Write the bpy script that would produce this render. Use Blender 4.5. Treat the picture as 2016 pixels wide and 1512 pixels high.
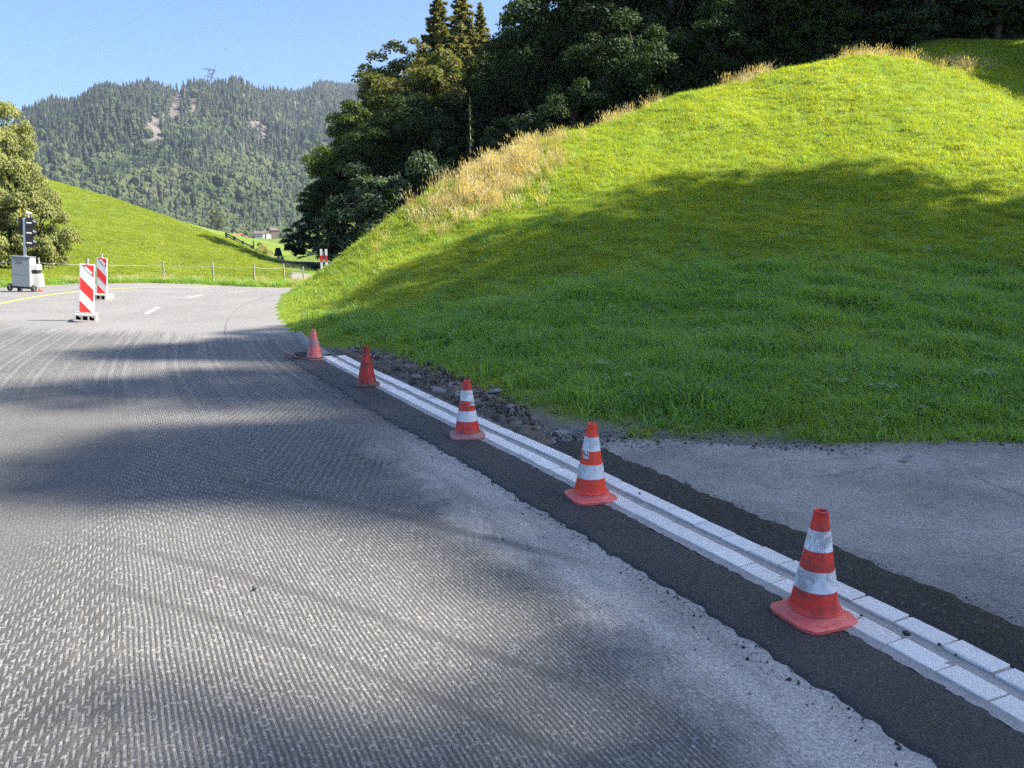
import bpy, bmesh, math, random
import numpy as np
from mathutils import Vector, Matrix
R = math.radians
rng = np.random.default_rng(7)
random.seed(7)
for o in list(bpy.data.objects): bpy.data.objects.remove(o)
scene = bpy.context.scene
COL = scene.collection

# ------------------------------------------------------------------ camera
CAM_H = 1.68; F = 1515.0; TH = math.atan(283 / 1515.0)
cam_d = bpy.data.cameras.new('camera'); cam = bpy.data.objects.new('camera', cam_d); COL.objects.link(cam)
cam.location = (0, 0, CAM_H); cam.rotation_euler = (math.pi / 2 - TH, 0, 0)
cam_d.sensor_width = 36; cam_d.lens = 36 * F / 2016; cam_d.clip_start = 0.05; cam_d.clip_end = 30000
scene.camera = cam
# ------------------------------------------------------------------ sky, sun, exposure
SUN_AZ = R(1); SUN_EL = R(44)          # azimuth from +X towards +Y
world = bpy.data.worlds.new('World'); scene.world = world; world.use_nodes = True
wn = world.node_tree; wn.nodes.clear()
sky = wn.nodes.new('ShaderNodeTexSky'); sky.sky_type = 'NISHITA'; sky.sun_disc = False
sky.sun_elevation = SUN_EL; sky.sun_rotation = math.pi / 2 - SUN_AZ; sky.altitude = 1000
sky.air_density = 1.0; sky.dust_density = 6.0; sky.ozone_density = 10.0
bg = wn.nodes.new('ShaderNodeBackground'); bg.inputs[1].default_value = 0.078
wo = wn.nodes.new('ShaderNodeOutputWorld')
wn.links.new(sky.outputs[0], bg.inputs[0]); wn.links.new(bg.outputs[0], wo.inputs[0])
sun_d = bpy.data.lights.new('sun', 'SUN'); sun = bpy.data.objects.new('sun', sun_d); COL.objects.link(sun)
sun_d.energy = 4.2; sun_d.angle = R(0.42); sun_d.color = (1.0, 0.95, 0.86)
sdir = Vector((math.cos(SUN_EL) * math.cos(SUN_AZ), math.cos(SUN_EL) * math.sin(SUN_AZ), math.sin(SUN_EL)))
sun.rotation_euler = sdir.to_track_quat('Z', 'Y').to_euler(); sun.location = sdir * 60
vs = scene.view_settings
vs.view_transform = 'Standard'; vs.look = 'None'; vs.gamma = 1; vs.use_curve_mapping = False; vs.exposure = 1.9
scene.cycles.max_bounces = 5; scene.cycles.diffuse_bounces = 3; scene.cycles.glossy_bounces = 2; scene.cycles.transmission_bounces = 3; scene.cycles.transparent_max_bounces = 8
scene.cycles.volume_bounces = 0; scene.cycles.use_denoising = False; scene.cycles.use_adaptive_sampling = True; scene.cycles.adaptive_threshold = .013; scene.cycles.adaptive_min_samples = 24; scene.render.filter_size = 1.3
scene.cycles.sample_clamp_indirect = 2

# ------------------------------------------------------------------ helpers
def ray(u, v):
    x = (u - 1008) / F; y = -(v - 756) / F; c, s = math.cos(TH), math.sin(TH)
    return x, c + y * s, -s + y * c
def G(u, v, z=0.0):
    r = ray(u, v); t = (z - CAM_H) / r[2]; return (r[0] * t, r[1] * t)
def P(u, v, Y):
    r = ray(u, v); t = Y / r[1]; return (r[0] * t, Y, CAM_H + r[2] * t)
def sst(x, a, b):
    t = np.clip((np.asarray(x, float) - a) / (b - a), 0, 1); return t * t * (3 - 2 * t)
def snoise(x, y, wl, seed, n=9):
    r = np.random.default_rng(seed); out = np.zeros_like(np.asarray(x, float))
    for i in range(n):
        a = r.uniform(0, 2 * math.pi); k = 2 * math.pi / (wl * r.uniform(.55, 1.6)); p = r.uniform(0, 6.28)
        out += np.sin((x * math.cos(a) + y * math.sin(a)) * k + p)
    return out / math.sqrt(n)
class TPS:
    def __init__(s, pts, lam=0.02):
        p = np.array(pts, float); s.c = p[:, :2]; n = len(p)
        K = s.k(s.c, s.c) + lam * np.eye(n); Q = np.c_[np.ones(n), s.c]
        A = np.zeros((n + 3, n + 3)); A[:n, :n] = K; A[:n, n:] = Q; A[n:, :n] = Q.T
        s.w = np.linalg.solve(A, np.r_[p[:, 2], 0, 0, 0])
    @staticmethod
    def k(a, b):
        d2 = ((a[:, None, :] - b[None]) ** 2).sum(-1) + 1e-9; return 0.5 * d2 * np.log(d2)
    def __call__(s, x, y):
        x = np.asarray(x, float); q = np.c_[x.ravel(), np.asarray(y, float).ravel()]; n = len(s.c)
        out = np.concatenate([s.k(q[i:i + 4000], s.c) @ s.w[:n] + s.w[n] + q[i:i + 4000] @ s.w[n + 1:] for i in range(0, len(q), 4000)])
        return out.reshape(x.shape)
def poly_sd(x, y, poly):
    """signed distance, positive inside"""
    x = np.asarray(x, float); sh = x.shape; x = x.ravel(); y = np.asarray(y, float).ravel()
    P_ = np.array(poly, float); Q_ = np.roll(P_, -1, 0); d = np.full(x.shape, 1e9); ins = np.zeros(x.shape, bool)
    for (ax, ay), (bx, by) in zip(P_, Q_):
        ex, ey = bx - ax, by - ay; t = np.clip(((x - ax) * ex + (y - ay) * ey) / (ex * ex + ey * ey), 0, 1)
        d = np.minimum(d, np.hypot(x - ax - t * ex, y - ay - t * ey))
        c = ((ay > y) != (by > y)); ins ^= c & (x < ex * (y - ay) / (ey if ey else 1e-9) + ax)
    return np.where(ins, d, -d).reshape(sh)
def smooth_curve(pts, step=0.05, sig=0.5):
    p = np.array(pts, float); L = np.r_[0, np.cumsum(np.hypot(*np.diff(p, axis=0).T))]
    s = np.arange(0, L[-1], step); q = np.c_[np.interp(s, L, p[:, 0]), np.interp(s, L, p[:, 1])]
    k = int(3 * sig / step); w = np.exp(-.5 * (np.arange(-k, k + 1) * step / sig) ** 2); w /= w.sum()
    qp = np.r_[2 * q[0] - q[k:0:-1], q, 2 * q[-1] - q[-2:-k - 2:-1]]
    return np.c_[np.convolve(qp[:, 0], w, 'valid'), np.convolve(qp[:, 1], w, 'valid')]

def tag(o, label=None, cat=None, group=None, kind=None):
    if label: o['label'] = label
    if cat: o['category'] = cat
    if group: o['group'] = group
    if kind: o['kind'] = kind
    return o
def link(name, me, mat=None, parent=None):
    o = bpy.data.objects.new(name, me); COL.objects.link(o)
    if mat is not None and me is not None and not me.materials: me.materials.append(mat)
    if parent is not None: o.parent = parent
    return o
def empty(name, loc=(0, 0, 0), rz=0, rx=0, ry=0, sc=1):
    o = bpy.data.objects.new(name, None); COL.objects.link(o); o.location = loc; o.rotation_euler = (rx, ry, rz)
    o.empty_display_size = .2; o.scale = (sc, sc, sc); return o
def mesh(name, V, Fc, mat=None, smooth=False, uv=None):
    me = bpy.data.meshes.new(name); me.from_pydata([tuple(map(float, v)) for v in V] if not isinstance(V, np.ndarray) else V.tolist(), [], Fc if isinstance(Fc, list) else Fc.tolist())
    if mat is not None: me.materials.append(mat)
    if smooth: me.polygons.foreach_set('use_smooth', [True] * len(me.polygons))
    if uv is not None:
        l = me.uv_layers.new(name='UVMap'); vi = np.zeros(len(me.loops), np.int32); me.loops.foreach_get('vertex_index', vi)
        l.data.foreach_set('uv', np.asarray(uv, np.float32)[vi].ravel())
    me.update(); return me
def fattr(me, name, vals):
    a = me.attributes.new(name, 'FLOAT', 'POINT'); a.data.foreach_set('value', np.asarray(vals, np.float32))
def grid_faces(nx, ny, mask=None):
    i, j = np.meshgrid(np.arange(nx - 1), np.arange(ny - 1), indexing='xy'); a = (j * nx + i).ravel()
    f = np.c_[a, a + 1, a + 1 + nx, a + nx]
    if mask is not None: f = f[mask.ravel()[f].any(1)]
    return f
def compact(V, f, *extra):
    used = np.unique(f); m = np.full(len(V), -1); m[used] = np.arange(len(used)); return [V[used], m[f]] + [e[used] for e in extra]
class MB:
    def __init__(s): s.v = []; s.f = []
    def add(s, V, Fc):
        b = len(s.v); s.v += [tuple(map(float, v)) for v in V]; s.f += [tuple(b + i for i in f) for f in Fc]; return s
    def box(s, x0, x1, y0, y1, z0, z1, M=None):
        V = [(x, y, z) for z in (z0, z1) for y in (y0, y1) for x in (x0, x1)]
        if M is not None: V = [tuple(M @ Vector(v)) for v in V]
        return s.add(V, [(0, 2, 3, 1), (4, 5, 7, 6), (0, 1, 5, 4), (2, 6, 7, 3), (0, 4, 6, 2), (1, 3, 7, 5)])
    def tube(s, pts, rad, n=8, cap=True):
        pts = [Vector(p) for p in pts]; rad = rad if hasattr(rad, '__len__') else [rad] * len(pts); V = []; Fc = []
        for i, p in enumerate(pts):
            t = (pts[min(i + 1, len(pts) - 1)] - pts[max(i - 1, 0)]).normalized()
            a = Vector((0, 0, 1)) if abs(t.z) < .9 else Vector((1, 0, 0)); u = t.cross(a).normalized(); w = t.cross(u)
            for k in range(n):
                c = 2 * math.pi * k / n; V.append(p + (u * math.cos(c) + w * math.sin(c)) * rad[i])
        for i in range(len(pts) - 1):
            for k in range(n): Fc.append((i * n + k, i * n + (k + 1) % n, (i + 1) * n + (k + 1) % n, (i + 1) * n + k))
        if cap: Fc += [tuple(range(n))[::-1], tuple((len(pts) - 1) * n + k for k in range(n))]
        return s.add(V, Fc)
    def lathe(s, prof, n=28, closed=False):
        V = [(r * math.cos(2 * math.pi * k / n), r * math.sin(2 * math.pi * k / n), z) for r, z in prof for k in range(n)]
        Fc = [(i * n + k, i * n + (k + 1) % n, (i + 1) * n + (k + 1) % n, (i + 1) * n + k) for i in range(len(prof) - 1) for k in range(n)]
        return s.add(V, Fc)
    def me(s, name, mat=None, smooth=False, bevel=0, seg=2):
        me = bpy.data.meshes.new(name); me.from_pydata(s.v, [], s.f)
        bm = bmesh.new(); bm.from_mesh(me)
        if bevel:
            bmesh.ops.bevel(bm, geom=[e for e in bm.edges if len(e.link_faces) == 2 and e.calc_face_angle() > .5], offset=bevel, segments=seg, affect='EDGES', clamp_overlap=True)
        bmesh.ops.recalc_face_normals(bm, faces=bm.faces); bm.to_mesh(me); bm.free()
        if mat is not None: me.materials.append(mat)
        if smooth:
            me.polygons.foreach_set('use_smooth', [True] * len(me.polygons)); me.set_sharp_from_angle(angle=R(38))
        return me
    def build(s, name, mat, parent=None, smooth=False, bevel=0, seg=2): return link(name, s.me(name, mat, smooth, bevel, seg), None, parent)
def copy_tree(o, parent=None):
    c = o.copy(); COL.objects.link(c); c.parent = parent
    for ch in o.children: copy_tree(ch, c)
    return c

# ------------------------------------------------------------------ material helpers
def nd(nt, typ, ins=None, **props):
    n = nt.nodes.new(typ)
    for k, v in props.items(): setattr(n, k, v)
    for k, v in (ins or {}).items():
        if isinstance(v, bpy.types.NodeSocket): nt.links.new(v, n.inputs[k])
        else: n.inputs[k].default_value = v
    return n
def mt(nt, op, a, b=None, c=None, clamp=False):
    ins = {0: a}
    if b is not None: ins[1] = b
    if c is not None: ins[2] = c
    return nd(nt, 'ShaderNodeMath', ins, operation=op, use_clamp=clamp).outputs[0]
def mixc(nt, fac, a, b, blend='MIX'):
    a = a if isinstance(a, bpy.types.NodeSocket) else (*a, 1); b = b if isinstance(b, bpy.types.NodeSocket) else (*b, 1)
    return nd(nt, 'ShaderNodeMix', {0: fac, 6: a, 7: b}, data_type='RGBA', blend_type=blend).outputs[2]
def ramp(nt, fac, lo, hi):   # smooth 0..1
    return nd(nt, 'ShaderNodeMapRange', {0: fac, 1: lo, 2: hi, 3: 0.0, 4: 1.0}, interpolation_type='SMOOTHSTEP').outputs[0]
def nz(nt, vec, scale, detail=3, rough=.55, out=0, dist=0):
    ins = {'Scale': scale, 'Detail': detail, 'Roughness': rough, 'Distortion': dist}
    if vec is not None: ins['Vector'] = vec
    return nd(nt, 'ShaderNodeTexNoise', ins).outputs[out]
def newmat(name):
    m = bpy.data.materials.new(name); m.use_nodes = True; nt = m.node_tree; nt.nodes.clear()
    out = nt.nodes.new('ShaderNodeOutputMaterial'); return m, nt, out
def pos(nt): return nd(nt, 'ShaderNodeNewGeometry').outputs['Position']
def objc(nt): return nd(nt, 'ShaderNodeTexCoord').outputs['Object']
def bump(nt, h, dist, strength=1.0): return nd(nt, 'ShaderNodeBump', {'Height': h, 'Distance': dist, 'Strength': strength}).outputs[0]
def finish(nt, out, col, rough=.6, nrm=None, metal=0.0, spec=.5, **kw):
    ins = {'Base Color': col if isinstance(col, bpy.types.NodeSocket) else (*col, 1), 'Roughness': rough, 'Metallic': metal, 'Specular IOR Level': spec}
    if nrm is not None: ins['Normal'] = nrm
    ins.update(kw); b = nd(nt, 'ShaderNodeBsdfPrincipled', ins); nt.links.new(b.outputs[0], out.inputs[0]); return b
def plain(name, col, rough=.5, metal=0.0, var=.15, scale=6, bmp=0.0, bscale=60, spec=.5, dirt=None, dirt_amt=.5, dscale=5):
    m, nt, out = newmat(name); p = objc(nt); n1 = nz(nt, p, scale, 5, .6)
    c = mixc(nt, n1, tuple(x * (1 - var) for x in col), tuple(min(1, x * (1 + var)) for x in col))
    if dirt is not None:
        d = ramp(nt, nz(nt, p, dscale, 6, .65, dist=.6), .62 - .22 * dirt_amt, .75 - .1 * dirt_amt); c = mixc(nt, mt(nt, 'MULTIPLY', d, .85), c, dirt)
    nr = bump(nt, nz(nt, p, bscale, 4), bmp) if bmp else None
    finish(nt, out, c, rough, nr, metal, spec); return m
def leafmat(name, ca, cb, trans=.35, rough=.5, wscale=.25, third=None, spec=.18):
    m, nt, out = newmat(name); g = nd(nt, 'ShaderNodeNewGeometry'); oi = nd(nt, 'ShaderNodeObjectInfo')
    r = g.outputs['Random Per Island']; n = nz(nt, g.outputs['Position'], wscale, 3, .6)
    f = mt(nt, 'ADD', mt(nt, 'MULTIPLY', r, .45), mt(nt, 'MULTIPLY', ramp(nt, n, .3, .7), .55))
    c = mixc(nt, f, ca, cb)
    if third is not None: c = mixc(nt, mt(nt, 'MULTIPLY', ramp(nt, mt(nt, 'ADD', n, mt(nt, 'MULTIPLY', oi.outputs['Random'], .3)), .62, .8), .8), c, third)
    c = mixc(nt, mt(nt, 'MULTIPLY', oi.outputs['Random'], .6), c, mixc(nt, .5, c, (0.02, 0.03, 0.01)))
    b = nd(nt, 'ShaderNodeBsdfPrincipled', {'Base Color': c, 'Roughness': rough, 'Specular IOR Level': spec})
    t = nd(nt, 'ShaderNodeBsdfTranslucent', {'Color': mixc(nt, 1.0, c, (1.5, 1.35, .55), 'MULTIPLY')})
    s = nd(nt, 'ShaderNodeMixShader', {0: trans, 1: b.outputs[0], 2: t.outputs[0]}); nt.links.new(s.outputs[0], out.inputs[0]); return m

# ---- grass blades
def grassmat(name, ca, cb, cc, trans=.5):
    m, nt, out = newmat(name); g = nd(nt, 'ShaderNodeNewGeometry'); p = g.outputs['Position']
    n1 = ramp(nt, nz(nt, p, .35, 4, .6), .35, .68); n2 = ramp(nt, nz(nt, p, 1.7, 3, .6), .35, .7)
    c = mixc(nt, n1, ca, cb); c = mixc(nt, mt(nt, 'MULTIPLY', n2, .5), c, cc)
    c = mixc(nt, mt(nt, 'MULTIPLY', ramp(nt, nz(nt, p, .8, 4, .65), .55, .75), .45), c, mixc(nt, 1.0, c, (1.25, .92, .9), 'MULTIPLY'))
    c = mixc(nt, mt(nt, 'MULTIPLY', g.outputs['Random Per Island'], .35), c, mixc(nt, 1.0, c, (1.4, 1.3, 1.2), 'MULTIPLY'))
    b = nd(nt, 'ShaderNodeBsdfPrincipled', {'Base Color': c, 'Roughness': .45, 'Specular IOR Level': .4})
    t = nd(nt, 'ShaderNodeBsdfTranslucent', {'Color': mixc(nt, 1.0, c, (1.6, 1.35, .45), 'MULTIPLY')})
    s = nd(nt, 'ShaderNodeMixShader', {0: trans, 1: b.outputs[0], 2: t.outputs[0]}); nt.links.new(s.outputs[0], out.inputs[0]); return m
GR_A, GR_B, GR_C = (.215, .30, .038), (.31, .385, .045), (.14, .235, .036)
m_grass = grassmat('grass_blades', GR_A, GR_B, GR_C)
m_mgrass = grassmat('meadow_blades', (.21, .285, .038), (.29, .36, .05), (.15, .23, .035))
m_lush = grassmat('grass_lush', (.18, .35, .078), (.25, .41, .09), (.14, .29, .072))
m_dry = grassmat('grass_dry', (.58, .48, .31), (.46, .40, .22), (.34, .34, .10), .35)
m_weed = leafmat('weed_leaf', (.20, .34, .13), (.34, .46, .22), .3, .6, 2.0, spec=.2)

def groundgrass(name, tint=1.0, dry=None):
    m, nt, out = newmat(name); p = pos(nt)
    n1 = ramp(nt, nz(nt, p, .12, 5, .6), .35, .65); n2 = nz(nt, p, 1.3, 5, .7); n3 = nz(nt, p, 9, 5, .75)
    t = lambda c: tuple(x * tint for x in c)
    c = mixc(nt, n1, t(GR_A), t(GR_B)); c = mixc(nt, ramp(nt, n2, .4, .7), c, t(GR_C)); c = mixc(nt, mt(nt, 'MULTIPLY', ramp(nt, n3, .35, .7), .6), c, t((.07, .12, .012)))
    if dry is not None: c = mixc(nt, mt(nt, 'MULTIPLY', ramp(nt, nz(nt, p, .07, 4, .6), .5, .75), .6), c, dry)
    finish(nt, out, c, .8, bump(nt, mt(nt, 'ADD', n3, n2), .12), spec=.2); return m
m_bank = newmat('bank_ground')
def _bank():
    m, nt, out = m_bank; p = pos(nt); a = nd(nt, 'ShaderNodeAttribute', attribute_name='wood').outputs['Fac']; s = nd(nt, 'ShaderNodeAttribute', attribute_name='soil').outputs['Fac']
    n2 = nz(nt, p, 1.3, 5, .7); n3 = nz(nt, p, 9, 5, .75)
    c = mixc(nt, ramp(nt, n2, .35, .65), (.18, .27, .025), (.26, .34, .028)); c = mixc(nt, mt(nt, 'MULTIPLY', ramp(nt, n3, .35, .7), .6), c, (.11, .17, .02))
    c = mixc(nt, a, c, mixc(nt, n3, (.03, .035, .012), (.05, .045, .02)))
    c = mixc(nt, s, c, mixc(nt, n3, (.14, .12, .095), (.32, .29, .25)))
    finish(nt, out, c, .9, bump(nt, n3, .1), spec=.15); return m
m_bank = _bank()
m_meadow = groundgrass('meadow_ground', .74, (.27, .22, .06))
m_pasture = groundgrass('pasture_ground', .62)
m_valley = groundgrass('valley_ground', .6)

# ---- asphalt family
def asphalt(name, ca, cb, grain=220, bmp=.006, rough=.75, stains=None, spec=.35, chips=0.0):
    m, nt, out = newmat(name); p = pos(nt)
    g = nz(nt, p, grain, 3, .7); b_ = nz(nt, p, 1.1, 5, .6)
    v = nd(nt, 'ShaderNodeTexVoronoi', {'Vector': p, 'Scale': grain * .45}); cell = v.outputs['Color']
    c = mixc(nt, ramp(nt, b_, .3, .7), ca, cb); c = mixc(nt, mt(nt, 'MULTIPLY', ramp(nt, g, .45, .75), .55), c, tuple(x * 2.0 for x in cb))
    sx = nd(nt, 'ShaderNodeSeparateColor', {0: cell}).outputs[0]
    c = mixc(nt, mt(nt, 'MULTIPLY', ramp(nt, sx, .93, .99), .16 + chips * .4), c, (.35, .34, .32))
    g2 = nz(nt, p, grain * .3, 5, .85); c = mixc(nt, mt(nt, 'MULTIPLY', ramp(nt, g2, .48, .64), .45), c, mixc(nt, 1.0, c, (2.0, 2.0, 2.0), 'MULTIPLY')); c = mixc(nt, mt(nt, 'MULTIPLY', ramp(nt, g2, .5, .36), .5), c, mixc(nt, 1.0, c, (.5, .5, .5), 'MULTIPLY'))
    if chips:
        cr = nd(nt, 'ShaderNodeTexVoronoi', {'Vector': mixc(nt, .12, p, nz(nt, p, 3.0, 4, .7, out=1)), 'Scale': .55}, feature='DISTANCE_TO_EDGE').outputs['Distance']
        c = mixc(nt, mt(nt, 'MULTIPLY', mt(nt, 'SUBTRACT', 1.0, ramp(nt, cr, .002, .010)), mt(nt, 'MULTIPLY', ramp(nt, nz(nt, p, .9, 3), .5, .62), .4)), c, (.05, .05, .05))
        c = mixc(nt, mt(nt, 'MULTIPLY', ramp(nt, nz(nt, p, 14, 5, .8), .5, .75), .45), c, tuple(x * .45 for x in ca)); c = mixc(nt, mt(nt, 'MULTIPLY', ramp(nt, nz(nt, p, 5, 5, .75, dist=1.5), .64, .72), .5), c, (.45, .44, .43))
    if stains: c = mixc(nt, mt(nt, 'MULTIPLY', ramp(nt, nz(nt, p, 2.3, 6, .7, dist=.8), .55, .72), .6), c, stains)
    h = mt(nt, 'ADD', g, mt(nt, 'MULTIPLY', v.outputs['Distance'], -.7))
    finish(nt, out, c, rough, bump(nt, h, bmp), spec=spec); return m
m_strip = asphalt('fresh_asphalt', (.036, .034, .031), (.052, .049, .045), 260, .004, .62)
m_patch = asphalt('coarse_fresh_asphalt', (.018, .017, .016), (.034, .032, .029), 120, .012, .6)
m_drive = asphalt('old_driveway_asphalt', (.17, .157, .14), (.32, .298, .265), 170, .006, .8, (.44, .40, .35), chips=.4)
m_drain = plain('drain_iron', (.03, .032, .035), .6, .4, bmp=.002)

def road_material():
    m, nt, out = newmat('milled_road'); p = pos(nt)
    uvs = nd(nt, 'ShaderNodeUVMap', uv_map='UVMap').outputs[0]
    sp = nd(nt, 'ShaderNodeSeparateXYZ', {0: uvs}); t, s = sp.outputs[0], sp.outputs[1]     # t: metres right of kerb (negative on road), s: metres along
    w = nz(nt, p, .9, 3, .6); w2 = nz(nt, p, 7, 3, .6); fine = nz(nt, p, 190, 3, .7); mid = nz(nt, p, 36, 4, .7); big = nz(nt, p, .55, 5, .6)
    tt = mt(nt, 'ADD', t, mt(nt, 'MULTIPLY', mt(nt, 'SUBTRACT', w, .5), .05))
    tt = mt(nt, 'ADD', tt, mt(nt, 'MULTIPLY', mt(nt, 'SUBTRACT', w2, .5), .004))
    lane = mt(nt, 'DIVIDE', tt, .0215); li = mt(nt, 'FLOOR', lane); lf = mt(nt, 'FRACT', lane)
    rnd = nd(nt, 'ShaderNodeTexWhiteNoise', {'W': li}, noise_dimensions='1D').outputs[0]
    rnd2 = nd(nt, 'ShaderNodeTexWhiteNoise', {'W': mt(nt, 'ADD', li, 57.3)}, noise_dimensions='1D').outputs[0]
    k = mt(nt, 'PINGPONG', mt(nt, 'ADD', tt, 2.8), 1.05)
    ph = mt(nt, 'ADD', mt(nt, 'MULTIPLY', k, 15.6), mt(nt, 'MULTIPLY', rnd, .22))
    ss = mt(nt, 'ADD', s, mt(nt, 'MULTIPLY', mt(nt, 'SUBTRACT', w2, .5), .05))
    L = .135
    dl = mt(nt, 'FRACT', mt(nt, 'ADD', mt(nt, 'DIVIDE', ss, L), ph))
    dash = mt(nt, 'MULTIPLY', ramp(nt, dl, .02, .2), mt(nt, 'SUBTRACT', 1.0, ramp(nt, dl, .5, .72)))
    across = mt(nt, 'MULTIPLY', ramp(nt, lf, .05, .3), mt(nt, 'SUBTRACT', 1.0, ramp(nt, lf, .5, .8)))
    cont = mt(nt, 'MULTIPLY', ramp(nt, tt, -2.9, -2.7), mt(nt, 'SUBTRACT', 1.0, ramp(nt, mt(nt, 'ADD', s, mt(nt, 'MULTIPLY', nz(nt, p, .5, 3, .6), 3.0)), 13.6, 16.4)))          # stretches where the grooves run on
    dash2 = mt(nt, 'MAXIMUM', dash, mt(nt, 'MULTIPLY', cont, mt(nt, 'ADD', .35, mt(nt, 'MULTIPLY', rnd2, .45))))
    groove = mt(nt, 'MULTIPLY', across, dash2)
    groove = mt(nt, 'MULTIPLY', groove, mt(nt, 'MULTIPLY', mt(nt, 'ADD', .12, mt(nt, 'MULTIPLY', ramp(nt, mid, .36, .6), 1.0)), mt(nt, 'ADD', .45, mt(nt, 'MULTIPLY', ramp(nt, fine, .36, .6), .7))))
    # where the mill has been
    wob = mt(nt, 'MULTIPLY', mt(nt, 'SUBTRACT', nz(nt, p, 1.6, 4, .7), .5), .9)
    e_far = mt(nt, 'SUBTRACT', 1.0, ramp(nt, mt(nt, 'ADD', mt(nt, 'ADD', s, mt(nt, 'MULTIPLY', t, .75)), mt(nt, 'MULTIPLY', mt(nt, 'SUBTRACT', rnd, .5), 1.1)), 21.9, 22.9))
    e_right = mt(nt, 'SUBTRACT', 1.0, ramp(nt, mt(nt, 'ADD', t, wob), -.95, -.62))
    px = nd(nt, 'ShaderNodeSeparateXYZ', {0: p})
    dx = mt(nt, 'DIVIDE', mt(nt, 'ADD', mt(nt, 'ADD', px.outputs[0], 4.0), mt(nt, 'MULTIPLY', mt(nt, 'SUBTRACT', px.outputs[1], 6.3), .42)), .75)
    dy = mt(nt, 'DIVIDE', mt(nt, 'SUBTRACT', px.outputs[1], 6.3), 2.6)
    isl = mt(nt, 'SQRT', mt(nt, 'ADD', mt(nt, 'MULTIPLY', dx, dx), mt(nt, 'MULTIPLY', dy, dy)))
    isl = ramp(nt, mt(nt, 'ADD', isl, mt(nt, 'MULTIPLY', wob, .5)), .9, 1.3)
    isl = mt(nt, 'ADD', .3, mt(nt, 'MULTIPLY', isl, .7)); milled = mt(nt, 'MULTIPLY', mt(nt, 'MULTIPLY', e_far, e_right), isl)
    g2 = nz(nt, p, 62, 5, .85)
    groove = mt(nt, 'MULTIPLY', groove, milled)
    # colours
    old = mixc(nt, ramp(nt, big, .3, .7), (.16, .15, .135), (.195, .182, .165))
    old = mixc(nt, mt(nt, 'MULTIPLY', ramp(nt, fine, .45, .75), .5), old, (.29, .272, .25))
    mill = mixc(nt, ramp(nt, big, .35, .65), (.060, .057, .051), (.088, .083, .075))
    mill = mixc(nt, mt(nt, 'MULTIPLY', ramp(nt, fine, .5, .72), .45), mill, (.22, .205, .185))
    mill = mixc(nt, mt(nt, 'MULTIPLY', ramp(nt, nd(nt, 'ShaderNodeSeparateColor', {0: nd(nt, 'ShaderNodeTexVoronoi', {'Vector': p, 'Scale': 75.0}).outputs['Color']}).outputs[0], .88, .97), .5), mill, (.32, .30, .27))
    mill = mixc(nt, groove, mill, (.39, .37, .34))
    cl = nd(nt, 'ShaderNodeTexWhiteNoise', {'W': mt(nt, 'FLOOR', mt(nt, 'DIVIDE', tt, .052))}, noise_dimensions='1D').outputs[0]
    cl = mt(nt, 'MULTIPLY', ramp(nt, cl, .45, .95), ramp(nt, s, 15.0, 20.0))
    mill = mixc(nt, mt(nt, 'MULTIPLY', cl, .16), mill, (.40, .375, .34))
    smooth_isl = mixc(nt, ramp(nt, fine, .5, .72), (.085, .08, .072), (.30, .28, .25))
    base = mixc(nt, e_far, old, mixc(nt, isl, smooth_isl, mill))
    base = mixc(nt, mt(nt, 'MULTIPLY', ramp(nt, g2, .48, .62), .40), base, mixc(nt, 1.0, base, (2.1, 2.1, 2.1), 'MULTIPLY')); base = mixc(nt, mt(nt, 'MULTIPLY', ramp(nt, g2, .50, .38), .45), base, mixc(nt, 1.0, base, (.45, .45, .45), 'MULTIPLY'))
    # pale dust along the new strip and in drifts
    dn = nz(nt, nd(nt, 'ShaderNodeMapping', {'Vector': uvs, 'Scale': (1.0, .16, 1.0)}).outputs[0], 2.2, 6, .7)
    band = mt(nt, 'MULTIPLY', ramp(nt, mt(nt, 'ADD', t, wob), -1.15, -.7), mt(nt, 'SUBTRACT', 1.0, ramp(nt, s, 14.0, 16.5)))
    d_amt = mt(nt, 'MULTIPLY', band, mt(nt, 'ADD', .5, mt(nt, 'MULTIPLY', ramp(nt, dn, .35, .6), .5)))
    drift = mt(nt, 'MULTIPLY', mt(nt, 'MULTIPLY', ramp(nt, dn, .55, .72), .14), e_far)
    d_amt = mt(nt, 'MAXIMUM', d_amt, drift)
    d_amt = mt(nt, 'MULTIPLY', d_amt, mt(nt, 'ADD', .55, mt(nt, 'MULTIPLY', mid, .9)), clamp=True)
    dust = mixc(nt, ramp(nt, g2, .36, .62), (.24, .225, .20), mixc(nt, fine, (.38, .355, .32), (.74, .70, .63)))
    base = mixc(nt, d_amt, base, dust)
    # dark tyre tracks sweeping over the milled surface
    def track(a, w_):
        x, y = px.outputs[0], px.outputs[1]
        yc = mt(nt, 'ADD', mt(nt, 'ADD', a, mt(nt, 'MULTIPLY', x, -.66)), mt(nt, 'MULTIPLY', mt(nt, 'MULTIPLY', x, x), -.05))
        d = mt(nt, 'ABSOLUTE', mt(nt, 'SUBTRACT', mt(nt, 'ADD', y, mt(nt, 'MULTIPLY', wob, .12)), yc))
        return mt(nt, 'MULTIPLY', mt(nt, 'SUBTRACT', 1.0, ramp(nt, d, w_ * .3, w_)), mt(nt, 'MULTIPLY', ramp(nt, x, -3.0, -1.6), mt(nt, 'SUBTRACT', 1.0, ramp(nt, x, .0, .7))))
    tr = mt(nt, 'MAXIMUM', track(4.1, .075), track(2.86, .06)); tr = mt(nt, 'MAXIMUM', tr, track(2.42, .05))
    base = mixc(nt, mt(nt, 'MULTIPLY', tr, .5), base, (.075, .07, .063))
    h = mt(nt, 'ADD', mt(nt, 'MULTIPLY', groove, -1.1), mt(nt, 'MULTIPLY', fine, .55)); h = mt(nt, 'ADD', h, mt(nt, 'MULTIPLY', mt(nt, 'MULTIPLY', mid, milled), .8))
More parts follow.
